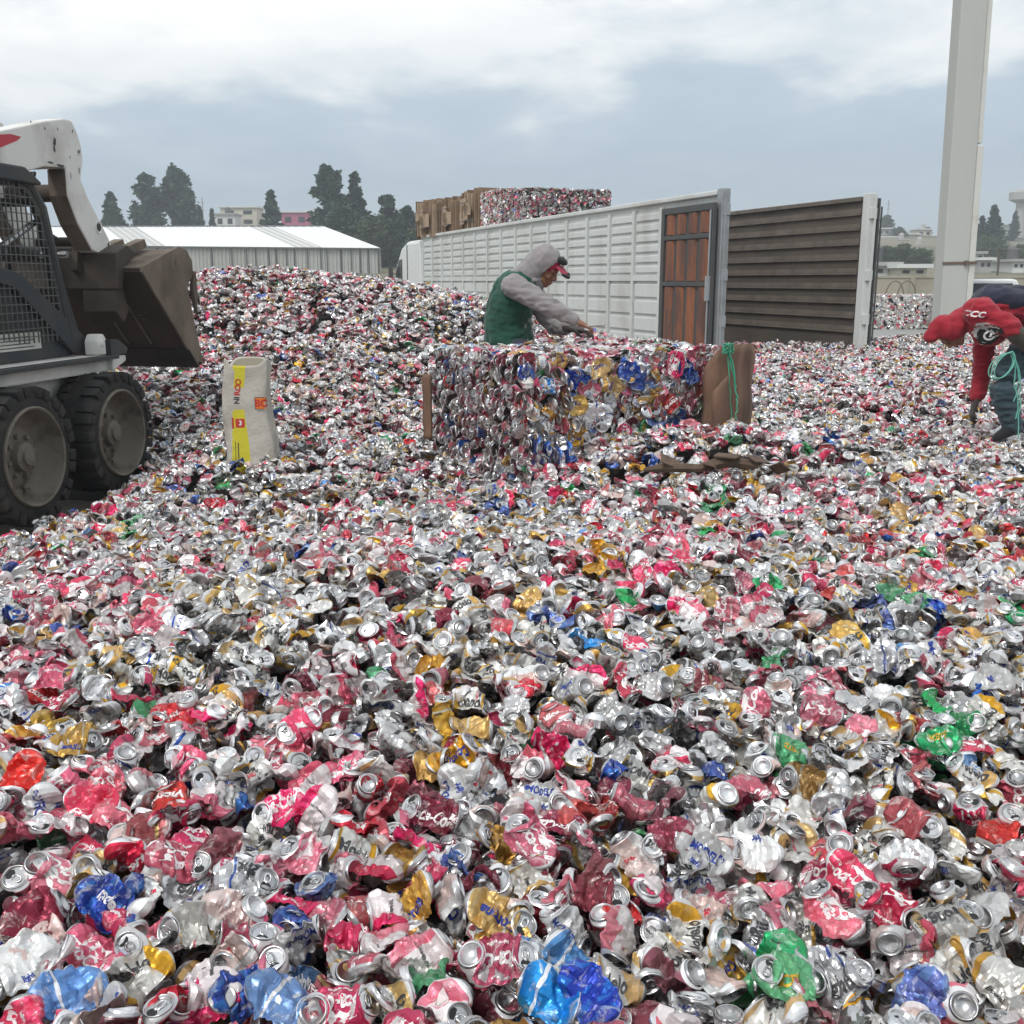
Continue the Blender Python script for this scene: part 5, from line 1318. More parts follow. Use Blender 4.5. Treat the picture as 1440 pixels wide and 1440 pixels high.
# colours where the photo has them: (s, t, livery)
for (s, t, lk) in ((.50, .86, 'blue'), (.46, .88, 'blue'), (.53, .80, 'blue'), (.10, .62, 'gold'), (.16, .70, 'gold'), (.22, .66, 'gold'), (.20, .50, 'gold'), (.24, .44, 'gold'), (.36, .80, 'gold'), (.40, .76, 'gold'),
                   (.04, .42, 'blue'), (.09, .38, 'blue'), (.14, .33, 'blue'), (.18, .36, 'blue'), (.06, .25, 'blue'), (.12, .22, 'sky'), (.20, .84, 'blue'), (.26, .85, 'blue'), (.10, .80, 'sky'), (.62, .82, 'gold'), (.70, .62, 'red'), (.66, .63, 'red'),
                   (.60, .64, 'gold'), (.70, .50, 'blue'), (.74, .48, 'blue'), (.58, .44, 'green'), (.54, .40, 'green'), (.70, .36, 'pink'), (.47, .46, 'pink'), (.88, .70, 'red'), (.90, .56, 'green'), (.94, .74, 'green'), (.97, .66, 'green'), (.86, .40, 'red'),
                   (.33, .90, 'gold'), (.56, .66, 'gold'), (.60, .60, 'red'), (.66, .58, 'red'), (.63, .52, 'blue'), (.78, .86, 'blue'), (.84, .80, 'wine'), (.92, .82, 'dark'), (.80, .60, 'wine'), (.34, .34, 'pink'), (.40, .30, 'pink'), (.80, .82, 'blue'), (.72, .90, 'pink'), (.30, .60, 'silver'), (.36, .56, 'silver')):
    put('f', s, t, lk, 1.38, .020)
for (s, t, lk) in ((.2, .75, 'red'), (.25, .78, 'red'), (.55, .7, 'pink'), (.62, .74, 'pink'), (.3, .5, 'wine'), (.35, .3, 'blue'), (.5, .2, 'blue'), (.45, .62, 'pink'), (.7, .66, 'pink'), (.15, .42, 'pink')): put('l', s, t, lk, 1.0, .01)
own = [(abs(it[6]) + (0 if it[0] in 'fl' else 3) - (1.2 if k >= 2020 else 0), k) for k, it in enumerate(items) if it[3][2] > .15]
own.sort(); ownset = set(k for _, k in own[:100])
meshes = {}
for k, it in enumerate(items):
    if k not in ownset: continue
    if it[1] not in meshes:
        V, F, mi, ms, U = MID[it[1]][0]; meshes[it[1]] = np_mesh('pressed_can', V, F, ms, mi, U)
    o = bpy.data.objects.new('pressed_can', meshes[it[1]]); COL.objects.link(o); o.parent = bo
    M4 = Matrix(it[2].tolist()).to_4x4(); M4.translation = Vector(it[3]); o.matrix_local = M4
me = merge_cans([(MID[it[1]][0], it[2], it[3]) for k, it in enumerate(items) if k not in ownset], 'pressed_cans')
c = bpy.data.objects.new('pressed_cans', me); COL.objects.link(c); c.parent = bo; c['kind'] = 'stuff'

# ---- cardboard sheet bulging at the bale's right end, tied with green cord
def curved_sheet(name, prof, z0, z1, th, m, wob=0.0, seed=0, cut=None):
    """plan profile points extruded upwards with thickness; cut(s) trims the top edge"""
    r = np.random.RandomState(seed); P = np.array(prof, float); n = len(P); nz_ = 14; V = []; F = []
    Tn = np.gradient(P, axis=0); Nn = np.stack([-Tn[:, 1], Tn[:, 0]], 1); Nn /= np.linalg.norm(Nn, axis=1, keepdims=True)
    for side in (0, 1):
        for j in range(nz_ + 1):
            for i in range(n):
                s = i / (n - 1); zt = z1 if cut is None else z0 + (z1 - z0) * cut(s); z_ = z0 + (zt - z0) * j / nz_
                q = P[i] + Nn[i] * (th * side + wob * math.sin(j * .9 + i * .7) * .5 + wob * .6 * math.sin(i * 1.9 + seed))
                V.append((q[0], q[1], z_))
    N1 = (nz_ + 1) * n
    for j in range(nz_):
        for i in range(n - 1):
            a = j * n + i; F.append((a, a + 1, a + n + 1, a + n)); F.append((N1 + a, N1 + a + n, N1 + a + n + 1, N1 + a + 1))
    for i in range(n - 1):
        F.append((i, N1 + i, N1 + i + 1, i + 1)); a = nz_ * n + i; F.append((a, a + 1, N1 + a + 1, N1 + a))
    for j in range(nz_):
        a = j * n; F.append((a, a + n, N1 + a + n, N1 + a)); a += n - 1; F.append((a, N1 + a, N1 + a + n, a + n))
    o = bpy.data.objects.new(name, np_mesh(name, V, F, [m])); COL.objects.link(o); return o
CARDD = worn('cardboard_deep', (0.25, 0.14, 0.088), (0.10, 0.062, 0.045), .85, 0, 3.5, .38, .62, .8, .4, 30, fine=.25, stretch=(1.6, 1.6, .45))  # dark brown base with still darker noise patches
def cpt(px, Y): q = at(px, 550, Y); return (q.x, q.y)
prof = [cpt(a, b) for a, b in ((988, 6.62), (996, 6.56), (1006, 6.54), (1016, 6.56), (1026, 6.60), (1036, 6.68), (1046, 6.80), (1053, 6.95), (1057, 7.12), (1056, 7.3), (1050, 7.5))]
o = curved_sheet('cardboard_sheet', prof, .02, .80, .014, CARDD, .014, 3, lambda s: .93 + .07 * math.sin(s * 3.2) - .5 * max(0, s - .7) - .12 * max(0, .25 - s) * 4 + .012 * math.sin(s * 31))
tag(o, 'large brown cardboard sheet bulging off the right end of the standing bale', 'cardboard')
prof = [cpt(a, b) for a, b in ((1003, 6.42), (1010, 6.40), (1018, 6.42), (1024, 6.46))]
o = curved_sheet('cardboard_strip', prof, -.02, .62, .012, CARDD, .010, 5, lambda s: .85 + .15 * s)
tag(o, 'narrow torn cardboard strip standing in front of the bulging sheet', 'cardboard')
prof = [cpt(a, b) for a, b in ((594, 6.93), (599, 6.90), (604, 6.89), (607, 6.90))]
o = curved_sheet('cardboard_strip', prof, .15, .60, .012, CARDD, .006, 6, lambda s: .97 + .03 * math.sin(s * 9))
tag(o, 'narrow brown cardboard strip sticking up at the left end of the standing bale', 'cardboard')
CORDG = worn('cord_green', (0.06, 0.36, 0.22), (0.03, 0.2, 0.12), .7, 0, 30)
m = MB(); a0 = at(1022, 486, 6.6)
rc = random.Random(4)
def strand(p, q, sag, n=10, j=.02):
    out = []
    for i in range(n + 1):
        t = i / n; v = Vector(p).lerp(Vector(q), t); v += Vector((rc.uniform(-j, j), rc.uniform(-j, j), -sag * 4 * t * (1 - t) + rc.uniform(-j, j) * .5)); out.append(v)
    return out
kn = at(1024, 490, 6.5)
m.tube(strand(kn, at(1034, 545, 6.52), .0, 8, .006), .006, 6); m.tube(strand(kn, at(1038, 560, 6.50), -.01, 8, .010), .005, 6); m.tube(strand(kn, at(1029, 600, 6.48), .0, 9, .008), .004, 5); m.tube(strand(at(1036, 560, 6.5), at(1035, 610, 6.45), .0, 9, .008), .004, 5)
for k in range(7): m.tube([kn + Vector((.035 * math.cos(t + k), .03 * math.sin(t * 1.3 + k), .03 * math.sin(t + 2 * k))) for t in np.linspace(0, 5, 12)], .004, 5)
tag(m.build('green_cord', CORDG), 'green cord knotted over the cardboard and hanging down the bale end', 'cord')
m = MB(); ds = [surf(905, 664, .05), surf(940, 658, .06), surf(985, 664, .06), surf(1020, 650, .09), surf(1050, 655, .07), surf(1092, 668, .05)]
m.tube([p + Vector((.02 * math.sin(k * 5), .03 * math.sin(k * 3), .012 + .012 * math.sin(k * 4))) for k, p in enumerate(ds)], [.012, .030, .024, .040, .028, .012], 6)
for k in range(5):
    q = ds[min(k + 1, 5)]; m.box(-.05 - .01 * k, .06, -.035, .04, -.004, .004, 0, M=Matrix.Translation(q + Vector((.05 * (k % 2), -.02, .04))) @ Euler((.5 - .3 * k, .4 - .2 * k, k * 1.3)).to_matrix().to_4x4())
o = m.build('cardboard_roll', worn('debris_brown', (.13, .085, .06), (.06, .045, .035), .9, 0, 12, .4, .7, .7, .3, 40)); o.scale = (1, 1, 1); tag(o, 'crumpled strip of brown cardboard lying in front of the standing bale', 'cardboard')
# dark rag
m = MB()

# ================================================================== SACK
SACK = worn('sack_weave', (0.54, 0.51, 0.45), (0.25, 0.22, 0.18), .8, 0, 5.0, .42, .66, .6, .3, 60, fine=.12)
SACKY = worn('sack_yellow', (0.62, 0.55, 0.03), (0.42, 0.36, 0.05), .75, 0, 4.0, .42, .7, .5, .25, 60, fine=.12)
SACKR = mat('sack_red', (.50, .04, .03), .8); SACKO = mat('sack_orange', (.66, .17, .02), .8); SACKI = mat('sack_inside', (.30, .27, .20), .9)
sb = at(355, 655, 6.6); sa = empty('sack', (sb.x, 6.6, -.06), R(3)); tag(sa, 'tall pale woven sack with a yellow stripe standing open on the cans', 'sack')
nU, nV = 96, 48; SWd, SDp, SHt = .155, .105, .76
def sackpt(u, v):
    """u round the sack (0..1, 0.5 faces the camera), v up"""
    a = 2 * math.pi * (u - .25) ; ex = .38
    c, s = math.cos(a), math.sin(a)
    w_ = SWd * (1.0 - .06 * v + .03 * math.sin(v * 5)); d_ = SDp * (1.15 - .35 * v)
    x = math.copysign(abs(c) ** ex, c) * w_; y = math.copysign(abs(s) ** ex, s) * d_
    y *= -1
    k = 1 + .012 * math.sin(v * 60 + 2.5 * math.sin(a * 3 + 1) + 5 * v * v) * max(0, .55 - v) * 2 + .022 * math.sin(a * 4 + v * 7) * (.3 + v) + .012 * math.sin(a * 9 - v * 11)
    x = x * k + .03 * (v - .5) * 0 + .012 * math.sin(v * 7); y = y * k
    top = 1 + .03 * math.sin(a * 3) - .05 * (1 if (c > .5 and s < 0) else 0) * v ** 6
    return (x, y, v * SHt * top)
V = [sackpt(i / nU, j / nV) for j in range(nV + 1) for i in range(nU)]; F = []; MI = []
for j in range(nV):
    for i in range(nU):
        F.append((j * nU + i, j * nU + (i + 1) % nU, (j + 1) * nU + (i + 1) % nU, (j + 1) * nU + i)); u = (i + .5) / nU; v = (j + .5) / nV
        # stripe on the near face, left of centre
        x = sackpt(u, v)[0]; yl = -.115 + .05 * v; yr = -.025 + .03 * v
        MI.append(1 if (sackpt(u, v)[1] < 0 and yl < x < yr and not (.62 < v < .82)) else 0)
b0 = len(V)
for i in range(nU): q = V[nV * nU + i]; V.append((q[0] * .93, q[1] * .9, q[2] - .01))
for i in range(nU): q = V[nV * nU + i]; V.append((q[0] * .8, q[1] * .7, q[2] - .25))
for i in range(nU):
    F.append((nV * nU + i, nV * nU + (i + 1) % nU, b0 + (i + 1) % nU, b0 + i)); MI.append(0)
    F.append((b0 + i, b0 + (i + 1) % nU, b0 + nU + (i + 1) % nU, b0 + nU + i)); MI.append(2)
F.append(tuple(b0 + nU + i for i in range(nU))); MI.append(2)
so_ = bpy.data.objects.new('sack_body', np_mesh('sack_body', V, F, [SACK, SACKY, SACKI], MI)); COL.objects.link(so_); so_.parent = sa
def project_text(parts, M, target, parent, name, off=.0015, dirn=None):
    """flat lettering pressed onto a surface: parts are (word, size, x, y, rot, shear, material), M maps (x, y, 0) to target space"""
    dg = bpy.context.evaluated_depsgraph_get(); bvh = BVHTree.FromPolygons([v.co for v in target.data.vertices], [tuple(p.vertices) for p in target.data.polygons])
    Vs, Fs, MIs, mats = [], [], [], []
    d = (M.to_3x3() @ Vector((0, 0, -1))).normalized()
    for (word, size, x, y, rot, shear, mt) in parts:
        if isinstance(word, str): TV, TF = text_tris(word, shear, .18)
        else: TV, TF = word
        if mt not in mats: mats.append(mt)
        c, s = math.cos(rot), math.sin(rot); b = len(Vs); okv = []
        for q in TV * size:
            P0 = M @ Vector((x + q[0] * c - q[1] * s, y + q[0] * s + q[1] * c, .5)); h, nrm, _, _ = bvh.ray_cast(P0, d, 1.2)
            if h is None: okv.append(False); Vs.append(tuple(P0)); continue
            okv.append(True); Vs.append(tuple(h - d * off))
        for f in TF:
            if all(okv[i] for i in f): Fs.append(tuple(b + int(i) for i in f)); MIs.append(mats.index(mt))
    if not Fs: print('no lettering', name); return None
    o = bpy.data.objects.new(name, np_mesh(name, Vs, Fs, mats, MIs, smooth=False)); COL.objects.link(o); o.parent = parent; return o
def rect(w, h, n=6):
    V = np.array([((i / n - .5) * w, (j / n - .5) * h) for j in range(n + 1) for i in range(n + 1)]); q = []
    for j in range(n):
        for i in range(n): a = j * (n + 1) + i; q += [(a, a + 1, a + n + 2), (a, a + n + 2, a + n + 1)]
    return V, np.array(q)
def ringf(r0, r1, a0=0, a1=6.2832, n=28, sx=1.0):
    V = []; F = []
    for i in range(n + 1):
        a = a0 + (a1 - a0) * i / n; V += [(r0 * math.cos(a) * sx, r0 * math.sin(a)), (r1 * math.cos(a) * sx, r1 * math.sin(a))]
    for i in range(n): F += [(2 * i, 2 * i + 1, 2 * i + 3), (2 * i, 2 * i + 3, 2 * i + 2)]
    return np.array(V), np.array(F)
SM = Matrix(((1, 0, 0, 0), (0, 0, -1, 0), (0, 1, 0, 0), (0, 0, 0, 1)))       # (x, y, 0) -> (x, 0, z), pressed along +Y
project_text([(rect(.085, .075), 1, .125, .50, 0, 0, INK_K), (rect(.081, .069), 1, .1265, .5, 0, 0, SACKO), ('BO', .062, .128, .50, 0, 0, SACKR)], SM, so_, sa, 'orange_label', .002)
_o = [c for c in sa.children if c.name.startswith('orange_label')]
project_text([(rect(.085, .078), 1, .098, .50, 0, 0, INK_K)], SM, so_, sa, 'label_border', .0012)
bpy.data.objects.remove(_o[0])
project_text([(rect(.079, .070), 1, .099, .5, 0, 0, SACKO)], SM, so_, sa, 'label_patch', .0022)
project_text([('BO', .062, .099, .498, 0, 0, SACKR)], SM, so_, sa, 'label_print', .0032)
project_text([('O', .05, -.045, .60, R(90), 0, SACKR), ('R', .05, -.05, .565, R(90), 0, SACKR), ('O', .05, -.04, .635, R(90), 0, SACKR), ('NI', .045, -.055, .52, R(90), 0, INK_K),               (rect(.012, .07), 1, -.088, .375, 0, 0, SACKR), (rect(.058, .056), 1, -.042, .375, 0, 0, SACKR), (rect(.006, .10), 1, -.06, .20, 0, 0, INK_K), (rect(.003, .12), 1, -.078, .20, 0, 0, INK_K), (rect(.06, .003), 1, .099, .452, 0, 0, INK_K)], SM, so_, sa, 'sack_print', .0015)
project_text([('3', .042, -.04, .375, 0, 0, INK_W)], SM, so_, sa, 'white_numeral', .0030)

# ================================================================== PEOPLE
from mathutils import noise as mnoise
def loft(mb, pts, rad, up=(0, 0, 1), n=16):
    """tapered limb with rounded ends: rad entries are r or (r_side, r_up)"""
    P = [Vector(p) for p in pts]; Rr = [(r, r) if not isinstance(r, tuple) else r for r in rad]
    # densify
    Q, S = [], []
    for i in range(len(P) - 1):
        p0 = P[max(i - 1, 0)]; p1 = P[i]; p2 = P[i + 1]; p3 = P[min(i + 2, len(P) - 1)]
        for k in range(5):
            t = k / 5
            Q.append(0.5 * ((2 * p1) + (p2 - p0) * t + (2 * p0 - 5 * p1 + 4 * p2 - p3) * t * t + (3 * p1 - p0 - 3 * p2 + p3) * t ** 3))
            S.append((Rr[i][0] * (1 - t) + Rr[i + 1][0] * t, Rr[i][1] * (1 - t) + Rr[i + 1][1] * t))
    Q.append(P[-1]); S.append(Rr[-1])
    d0 = (Q[0] - Q[1]).normalized(); d1 = (Q[-1] - Q[-2]).normalized()
    m0, m1 = min(S[0]), min(S[-1])
    head = [(Q[0] + d0 * m0 * s, (S[0][0] * c, S[0][1] * c)) for s, c in ((.97, .25), (.8, .6), (.45, .89))]
    tail = [(Q[-1] + d1 * m1 * s, (S[-1][0] * c, S[-1][1] * c)) for s, c in ((.45, .89), (.8, .6), (.97, .25))]
    Q = [h[0] for h in head] + Q + [t[0] for t in tail]; S = [h[1] for h in head] + S + [t[1] for t in tail]
    vs, fs = [], []
    for i in range(len(Q)):
        t = (Q[min(i + 1, len(Q) - 1)] - Q[max(i - 1, 0)]).normalized(); u = Vector(up); u = (u - t * u.dot(t))
        if u.length < .05: u = Vector((1, 0, 0)) - t * t.x
        u.normalize(); s = t.cross(u)
        for k in range(n):
            a = 2 * math.pi * k / n; vs.append(Q[i] + s * math.cos(a) * S[i][0] + u * math.sin(a) * S[i][1])
    for i in range(len(Q) - 1):
        for k in range(n): fs.append((i * n + k, i * n + (k + 1) % n, (i + 1) * n + (k + 1) % n, (i + 1) * n + k))
    fs.append(tuple(range(n - 1, -1, -1))); fs.append(tuple((len(Q) - 1) * n + k for k in range(n)))
    mb.add(vs, fs)
def ell(mb, c, r, M3=None, n=18):
    vs, fs = [], []; c = Vector(c)
    for j in range(11):
        th = math.pi * (j + .02) / 10.04 if 0 < j < 10 else math.pi * (.01 if j == 0 else .99)
        for k in range(n):
            a = 2 * math.pi * k / n; v = Vector((r[0] * math.sin(th) * math.cos(a), r[1] * math.sin(th) * math.sin(a), r[2] * math.cos(th)))
            vs.append(c + (M3 @ v if M3 is not None else v))
    for j in range(10):
        for k in range(n): fs.append((j * n + k, (j + 1) * n + k, (j + 1) * n + (k + 1) % n, j * n + (k + 1) % n))
    fs.append(tuple(range(n))); fs.append(tuple(10 * n + k for k in range(n - 1, -1, -1)))
    mb.add(vs, fs)
def fuse(mb, name, m, parent, voxel=.010, smooth=6, folds=0.0, fs_=14.0, seed=0, stretch=(1, 1, 1), cut=None):
    """melt the overlapping shapes into one continuous skin; folds adds cloth creases"""
    o = mb.build(name, [m])
    md = o.modifiers.new('r', 'REMESH'); md.mode = 'VOXEL'; md.voxel_size = voxel
    s = o.modifiers.new('s', 'SMOOTH'); s.factor = .5; s.iterations = smooth
    dg = bpy.context.evaluated_depsgraph_get(); me = bpy.data.meshes.new_from_object(o.evaluated_get(dg))
    o.modifiers.clear(); o.data = me; me.materials.clear(); me.materials.append(m)
    n = len(me.vertices); co = np.empty(n * 3); me.vertices.foreach_get('co', co); co = co.reshape(-1, 3); no = np.empty(n * 3); me.vertices.foreach_get('normal', no); no = no.reshape(-1, 3)
    if folds:
        d = np.empty(n); off = Vector((seed * 3.1, seed * 1.7, seed))
        for i in range(n):
            p = Vector((co[i, 0] * stretch[0], co[i, 1] * stretch[1], co[i, 2] * stretch[2])) * fs_ + off
            d[i] = (1 - 2 * abs(mnoise.noise(p))) * .6 + mnoise.noise(p * 2.3) * .5
        co = co + no * (d * folds)[:, None]
    me.vertices.foreach_set('co', co.ravel()); me.polygons.foreach_set('use_smooth', np.ones(len(me.polygons), bool)); me.update()
    o.parent = parent
    return o
def hand(mb, wrist, palm_dir, palm_up, side, curl=.5, size=1.0, thumb=1):
    """palm and five separate bent fingers; side is +1/-1 for the thumb's side"""
    d = Vector(palm_dir).normalized(); u = (Vector(palm_up) - d * Vector(palm_up).dot(d)).normalized(); s = d.cross(u) * side
    w = Vector(wrist); c = w + d * .055 * size
    M3 = Matrix((s, d, u)).transposed()
    ell(mb, c, (.042 * size, .055 * size, .019 * size), M3, 14)
    loft(mb, [w - d * .02, w + d * .03], [.027 * size, (.034 * size, .02 * size)], u, 10)
    for k, (off, ln, base) in enumerate(((.031, .072, .094), (.0105, .081, .100), (-.0105, .075, .096), (-.031, .059, .088))):
        p = w + d * base * size + s * off * size; pts = [p - d * .03 * size]; a = 0
        for seg, f in enumerate((.45, .32, .25)):
            pts.append(pts[-1] + (d * math.cos(a) - u * math.sin(a)) * (ln * f * size + (.03 * size if seg == 0 else 0))); a += curl * (1.0 if seg == 0 else .8)
        loft(mb, pts, [.0098 * size, .0094 * size, .0084 * size, .0070 * size], u, 8)
    tb = w + s * .028 * size + d * .02 * size
    loft(mb, [tb, tb + s * .022 * size + d * .032 * size - u * .008, tb + s * .026 * size + d * .060 * size - u * .022 * size, tb + s * .018 * size + d * .080 * size - u * .034 * size], [.014 * size, .0125 * size, .0105 * size, .008 * size], u, 8)
def head(mb, c, fwd, up, k=1.0):
    f = Vector(fwd).normalized(); u = (Vector(up) - f * Vector(up).dot(f)).normalized(); s = f.cross(u); M3 = Matrix((s, f, u)).transposed(); c = Vector(c)
    P = lambda x, y, z: c + s * x * k + f * y * k + u * z * k
    ell(mb, P(0, -.015, .02), (.074 * k, .092 * k, .088 * k), M3); ell(mb, P(0, .025, -.035), (.058 * k, .066 * k, .075 * k), M3)
    loft(mb, [P(-.045, .03, -.075), P(0, .068, -.098), P(.045, .03, -.075)], [.018 * k, .020 * k, .018 * k], u, 8)
    loft(mb, [P(0, .083, .012), P(0, .104, -.028)], [.010 * k, .014 * k], u, 8)
    for sx in (-1, 1):
        ell(mb, P(sx * .013, .094, -.033), (.009 * k, .010 * k, .008 * k), M3, 8); ell(mb, P(sx * .076, -.008, -.012), (.009 * k, .018 * k, .031 * k), M3, 10)
        ell(mb, P(sx * .040, .066, -.028), (.022 * k, .018 * k, .018 * k), M3, 10); loft(mb, [P(sx * .052, .070, .022), P(sx * .014, .085, .022)], [.009 * k, .010 * k], u, 8)
        ell(mb, P(sx * .030, .074, .002), (.014 * k, .010 * k, .009 * k), M3, 8)
    loft(mb, [P(-.024, .082, -.062), P(0, .094, -.059), P(.024, .082, -.062)], [.006 * k, .0085 * k, .006 * k], u, 8)
    loft(mb, [P(-.022, .080, -.074), P(0, .091, -.074), P(.022, .080, -.074)], [.006 * k, .009 * k, .006 * k], u, 8)
    return P, M3
def cloth(name, c, c2=None, rough=.9, sc_=6):
    m = worn(name, c, c2 or tuple(x * .6 for x in c), rough, 0, sc_, .42, .7, .5, .25, 160, fine=.2)
    m.node_tree.nodes['Principled BSDF'].inputs['Sheen Weight'].default_value = .15
    return m
SKIN = mat('skin', (.26, .125, .075), .55); SKIN.node_tree.nodes['Principled BSDF'].inputs['Subsurface Weight'].default_value = .05
EYEM = mat('eye', (.03, .02, .02), .2)

# ---- hooded worker behind the bale, seen from his right side
w1 = empty('person', (0.02, 7.78, .06)); tag(w1, 'worker in grey hood, green vest and red cap leaning over the standing bale', 'person')
O1 = Vector(w1.location)
def q1(px, py, Y): return at(px, py, Y) - O1
hip = q1(722, 482, 7.80); wai = q1(716, 452, 7.80); che = q1(727, 412, 7.74); nec = q1(750, 388, 7.70); hd = q1(767, 376, 7.68)
shN, shF = q1(722, 402, 7.53), q1(748, 408, 7.92)
elN, elF = q1(771, 430, 7.40), q1(772, 452, 7.85)
wrN, wrF = q1(806, 449, 7.38), q1(800, 462, 7.62)
knN, knF = Vector((hip.x + .20, -.12, .42)), Vector((hip.x + .16, .12, .42)); anN, anF = Vector((hip.x + .0, -.14, .06)), Vector((hip.x - .02, .14, .06))
hN, hF = hip + Vector((0, -.09, -.03)), hip + Vector((0, .09, -.03))
hf = (q1(796, 398, 7.62) - hd).normalized()
b = MB()
loft(b, [hip, wai, che, nec], [(.14, .12), (.13, .115), (.155, .12), (.07, .07)], (1, 0, .3)); loft(b, [che, nec, hd], [.07, .052, .06])
loft(b, [shF + Vector((0, -.05, 0)), shN + Vector((0, .05, 0))], [.06, .06])
for s_, e_, w_ in ((shN, elN, wrN), (shF, elF, wrF)): loft(b, [s_, e_, w_], [.055, .042, .028])
for s_, e_, w_ in ((hN, knN, anN), (hF, knF, anF)): loft(b, [s_, e_, w_], [.085, .058, .040]); loft(b, [w_, w_ + Vector((.10, 0, -.03))], [.038, .028])
HP, HM = head(b, hd, hf, Vector((-.15, 0, 1)), 1.06)
hand(b, wrN, q1(832, 462, 7.40) - wrN, (0.2, -.2, 1), -1, .55, 1.05); hand(b, wrF, q1(832, 468, 7.55) - wrF, (0.1, .1, 1), 1, .6, 1.05)
fuse(b, 'body', SKIN, w1, .0065, 2)
HOODG = cloth('hoodie_grey', (.30, .275, .275), (.20, .185, .18)); VESTG = cloth('vest_green', (.014, .085, .055), (.010, .045, .032)); JEAN = cloth('trousers_dark', (.05, .06, .08)); CAPR = cloth('cap_red', (.42, .02, .06)); BLK = cloth('cloth_black', (.012, .012, .013)); GLV = cloth('glove_brown', (.05, .042, .038))
b = MB()
loft(b, [hip + Vector((0, 0, -.05)), wai, che, nec + Vector((-.02, 0, -.03))], [(.175, .165), (.165, .155), (.185, .155), (.10, .10)], (1, 0, .3))
loft(b, [shF + Vector((0, -.04, 0)), shN + Vector((0, .04, 0))], [.085, .085])
mid = (elN + wrN) / 2
loft(b, [shN, shN.lerp(elN, .5) + Vector((0, 0, .0)), elN, wrN.lerp(elN, .08)], [.082, .072, .066, .042]); loft(b, [shF, elF, wrF.lerp(elF, .08)], [.078, .062, .042])
o = fuse(b, 'sweater', HOODG, w1, .007, 2, .017, 11, 1, (.6, 1, 1.6))
b = MB()       # hood: shell round the head, opening towards the face
ell(b, HP(0, -.025, .030), (.108, .118, .122), HM); loft(b, [HP(0, -.05, -.01), nec + Vector((-.035, 0, .0)), nec.lerp(che, .45)], [.105, .105, .115]); loft(b, [HP(0, .0, -.10), HP(0, -.02, -.17)], [.070, .085])
hd_o = fuse(b, 'hood', HOODG, w1, .007, 2, .012, 10, 2)
bm = bmesh.new(); bm.from_mesh(hd_o.data)
fw = HM @ Vector((0, 1, 0)); upv = HM @ Vector((0, 0, 1))
kill = [v for v in bm.verts if (Vector(v.co) - HP(0, .040, -.01)).dot((fw - upv * .30).normalized()) > 0 and (Vector(v.co) - HP(0, 0, -.13)).dot(upv) > 0]
bmesh.ops.delete(bm, geom=kill, context='VERTS')
ex = bmesh.ops.extrude_edge_only(bm, edges=[e for e in bm.edges if e.is_boundary])
for v in [g_ for g_ in ex['geom'] if isinstance(g_, bmesh.types.BMVert)]: v.co += (HP(0, .02, 0) - v.co) * .16 - fw * .012
bm.to_mesh(hd_o.data); bm.free(); hd_o.data.update()
b = MB()
loft(b, [hip + Vector((-.01, 0, -.10)), wai + Vector((-.012, 0, 0)), che + Vector((-.015, 0, -.01)), nec.lerp(che, .35) + Vector((-.02, 0, 0))], [(.195, .185), (.188, .172), (.200, .168), (.13, .12)], (1, 0, .3))
loft(b, [shF + Vector((-.01, -.09, .01)), shN + Vector((-.01, .09, .01))], [.085, .085])
fuse(b, 'vest', VESTG, w1, .008, 2, .014, 9, 3, (.7, 1, 1.5))
b = MB()
for h_, k_, a_ in ((hN, knN, anN), (hF, knF, anF)): loft(b, [h_, k_, a_ + Vector((0, 0, .03))], [.115, .085, .065])
ell(b, hip + Vector((0, 0, -.05)), (.15, .18, .13)); fuse(b, 'trousers', JEAN, w1, .011, 4, .007, 9, 4)
for a_ in (anN, anF):
    b = MB(); loft(b, [a_ + Vector((-.05, 0, -.02)), a_ + Vector((.06, 0, -.03)), a_ + Vector((.17, 0, -.045))], [(.05, .05), (.052, .045), (.04, .03)]); fuse(b, 'boot', BLK, w1, .009, 3)
b = MB(); ell(b, HP(0, -.005, .045), (.088, .100, .078), HM); cp_o = fuse(b, 'cap', CAPR, w1, .008, 3)
b = MB(); pr = [HP(.0, .085, .062), HP(.0, .150, .045)]; loft(b, pr, [(.070, .008), (.052, .007)], upv); bo_ = fuse(b, 'cap_brim', CAPR, w1, .0045, 2)
b = MB(); loft(b, [HP(-.05, .150, .046), HP(0, .178, .040), HP(.05, .150, .046)], [.012, .013, .012], upv, 8); fuse(b, 'brim_edge', BLK, w1, .005, 2)
b = MB(); ell(b, HP(0, .078, .105), (.050, .045, .026), HM); fuse(b, 'cap_front', BLK, w1, .006, 2)
for sx in (-1, 1): b = MB(); ell(b, HP(sx * .030, .081, .002), (.010, .007, .006), HM, 10); b.build('eye', EYEM, w1)
b = MB(); loft(b, [nec + Vector((.06, -.05, -.02)), nec + Vector((.10, 0, -.05)), nec + Vector((.06, .05, -.02))], [.022, .026, .022]); fuse(b, 'neckerchief', cloth('scarf_ochre', (.42, .22, .06)), w1, .007, 3, .004, 20, 5)
b = MB()
hand(b, wrF, q1(832, 468, 7.55) - wrF, (0.1, .1, 1), 1, .6, 1.22); fuse(b, 'glove', GLV, w1, .0055, 1)
b = MB(); loft(b, [wrN.lerp(elN, .22), wrN.lerp(elN, -.02)], [.050, .046]); fuse(b, 'cuff', HOODG, w1, .006, 2)
m_ = MB(); m_.tube([at(822, 459, 7.38), at(852, 456, 7.30)], .007, 8); m_.tube([at(812, 460, 7.40), at(824, 459, 7.38)], .011, 8)
tag(m_.build('marker_rod', mat('rod_grey', (.40, .39, .37), .5, .3)), 'short grey rod held in the gloved hands above the bale', 'rod')

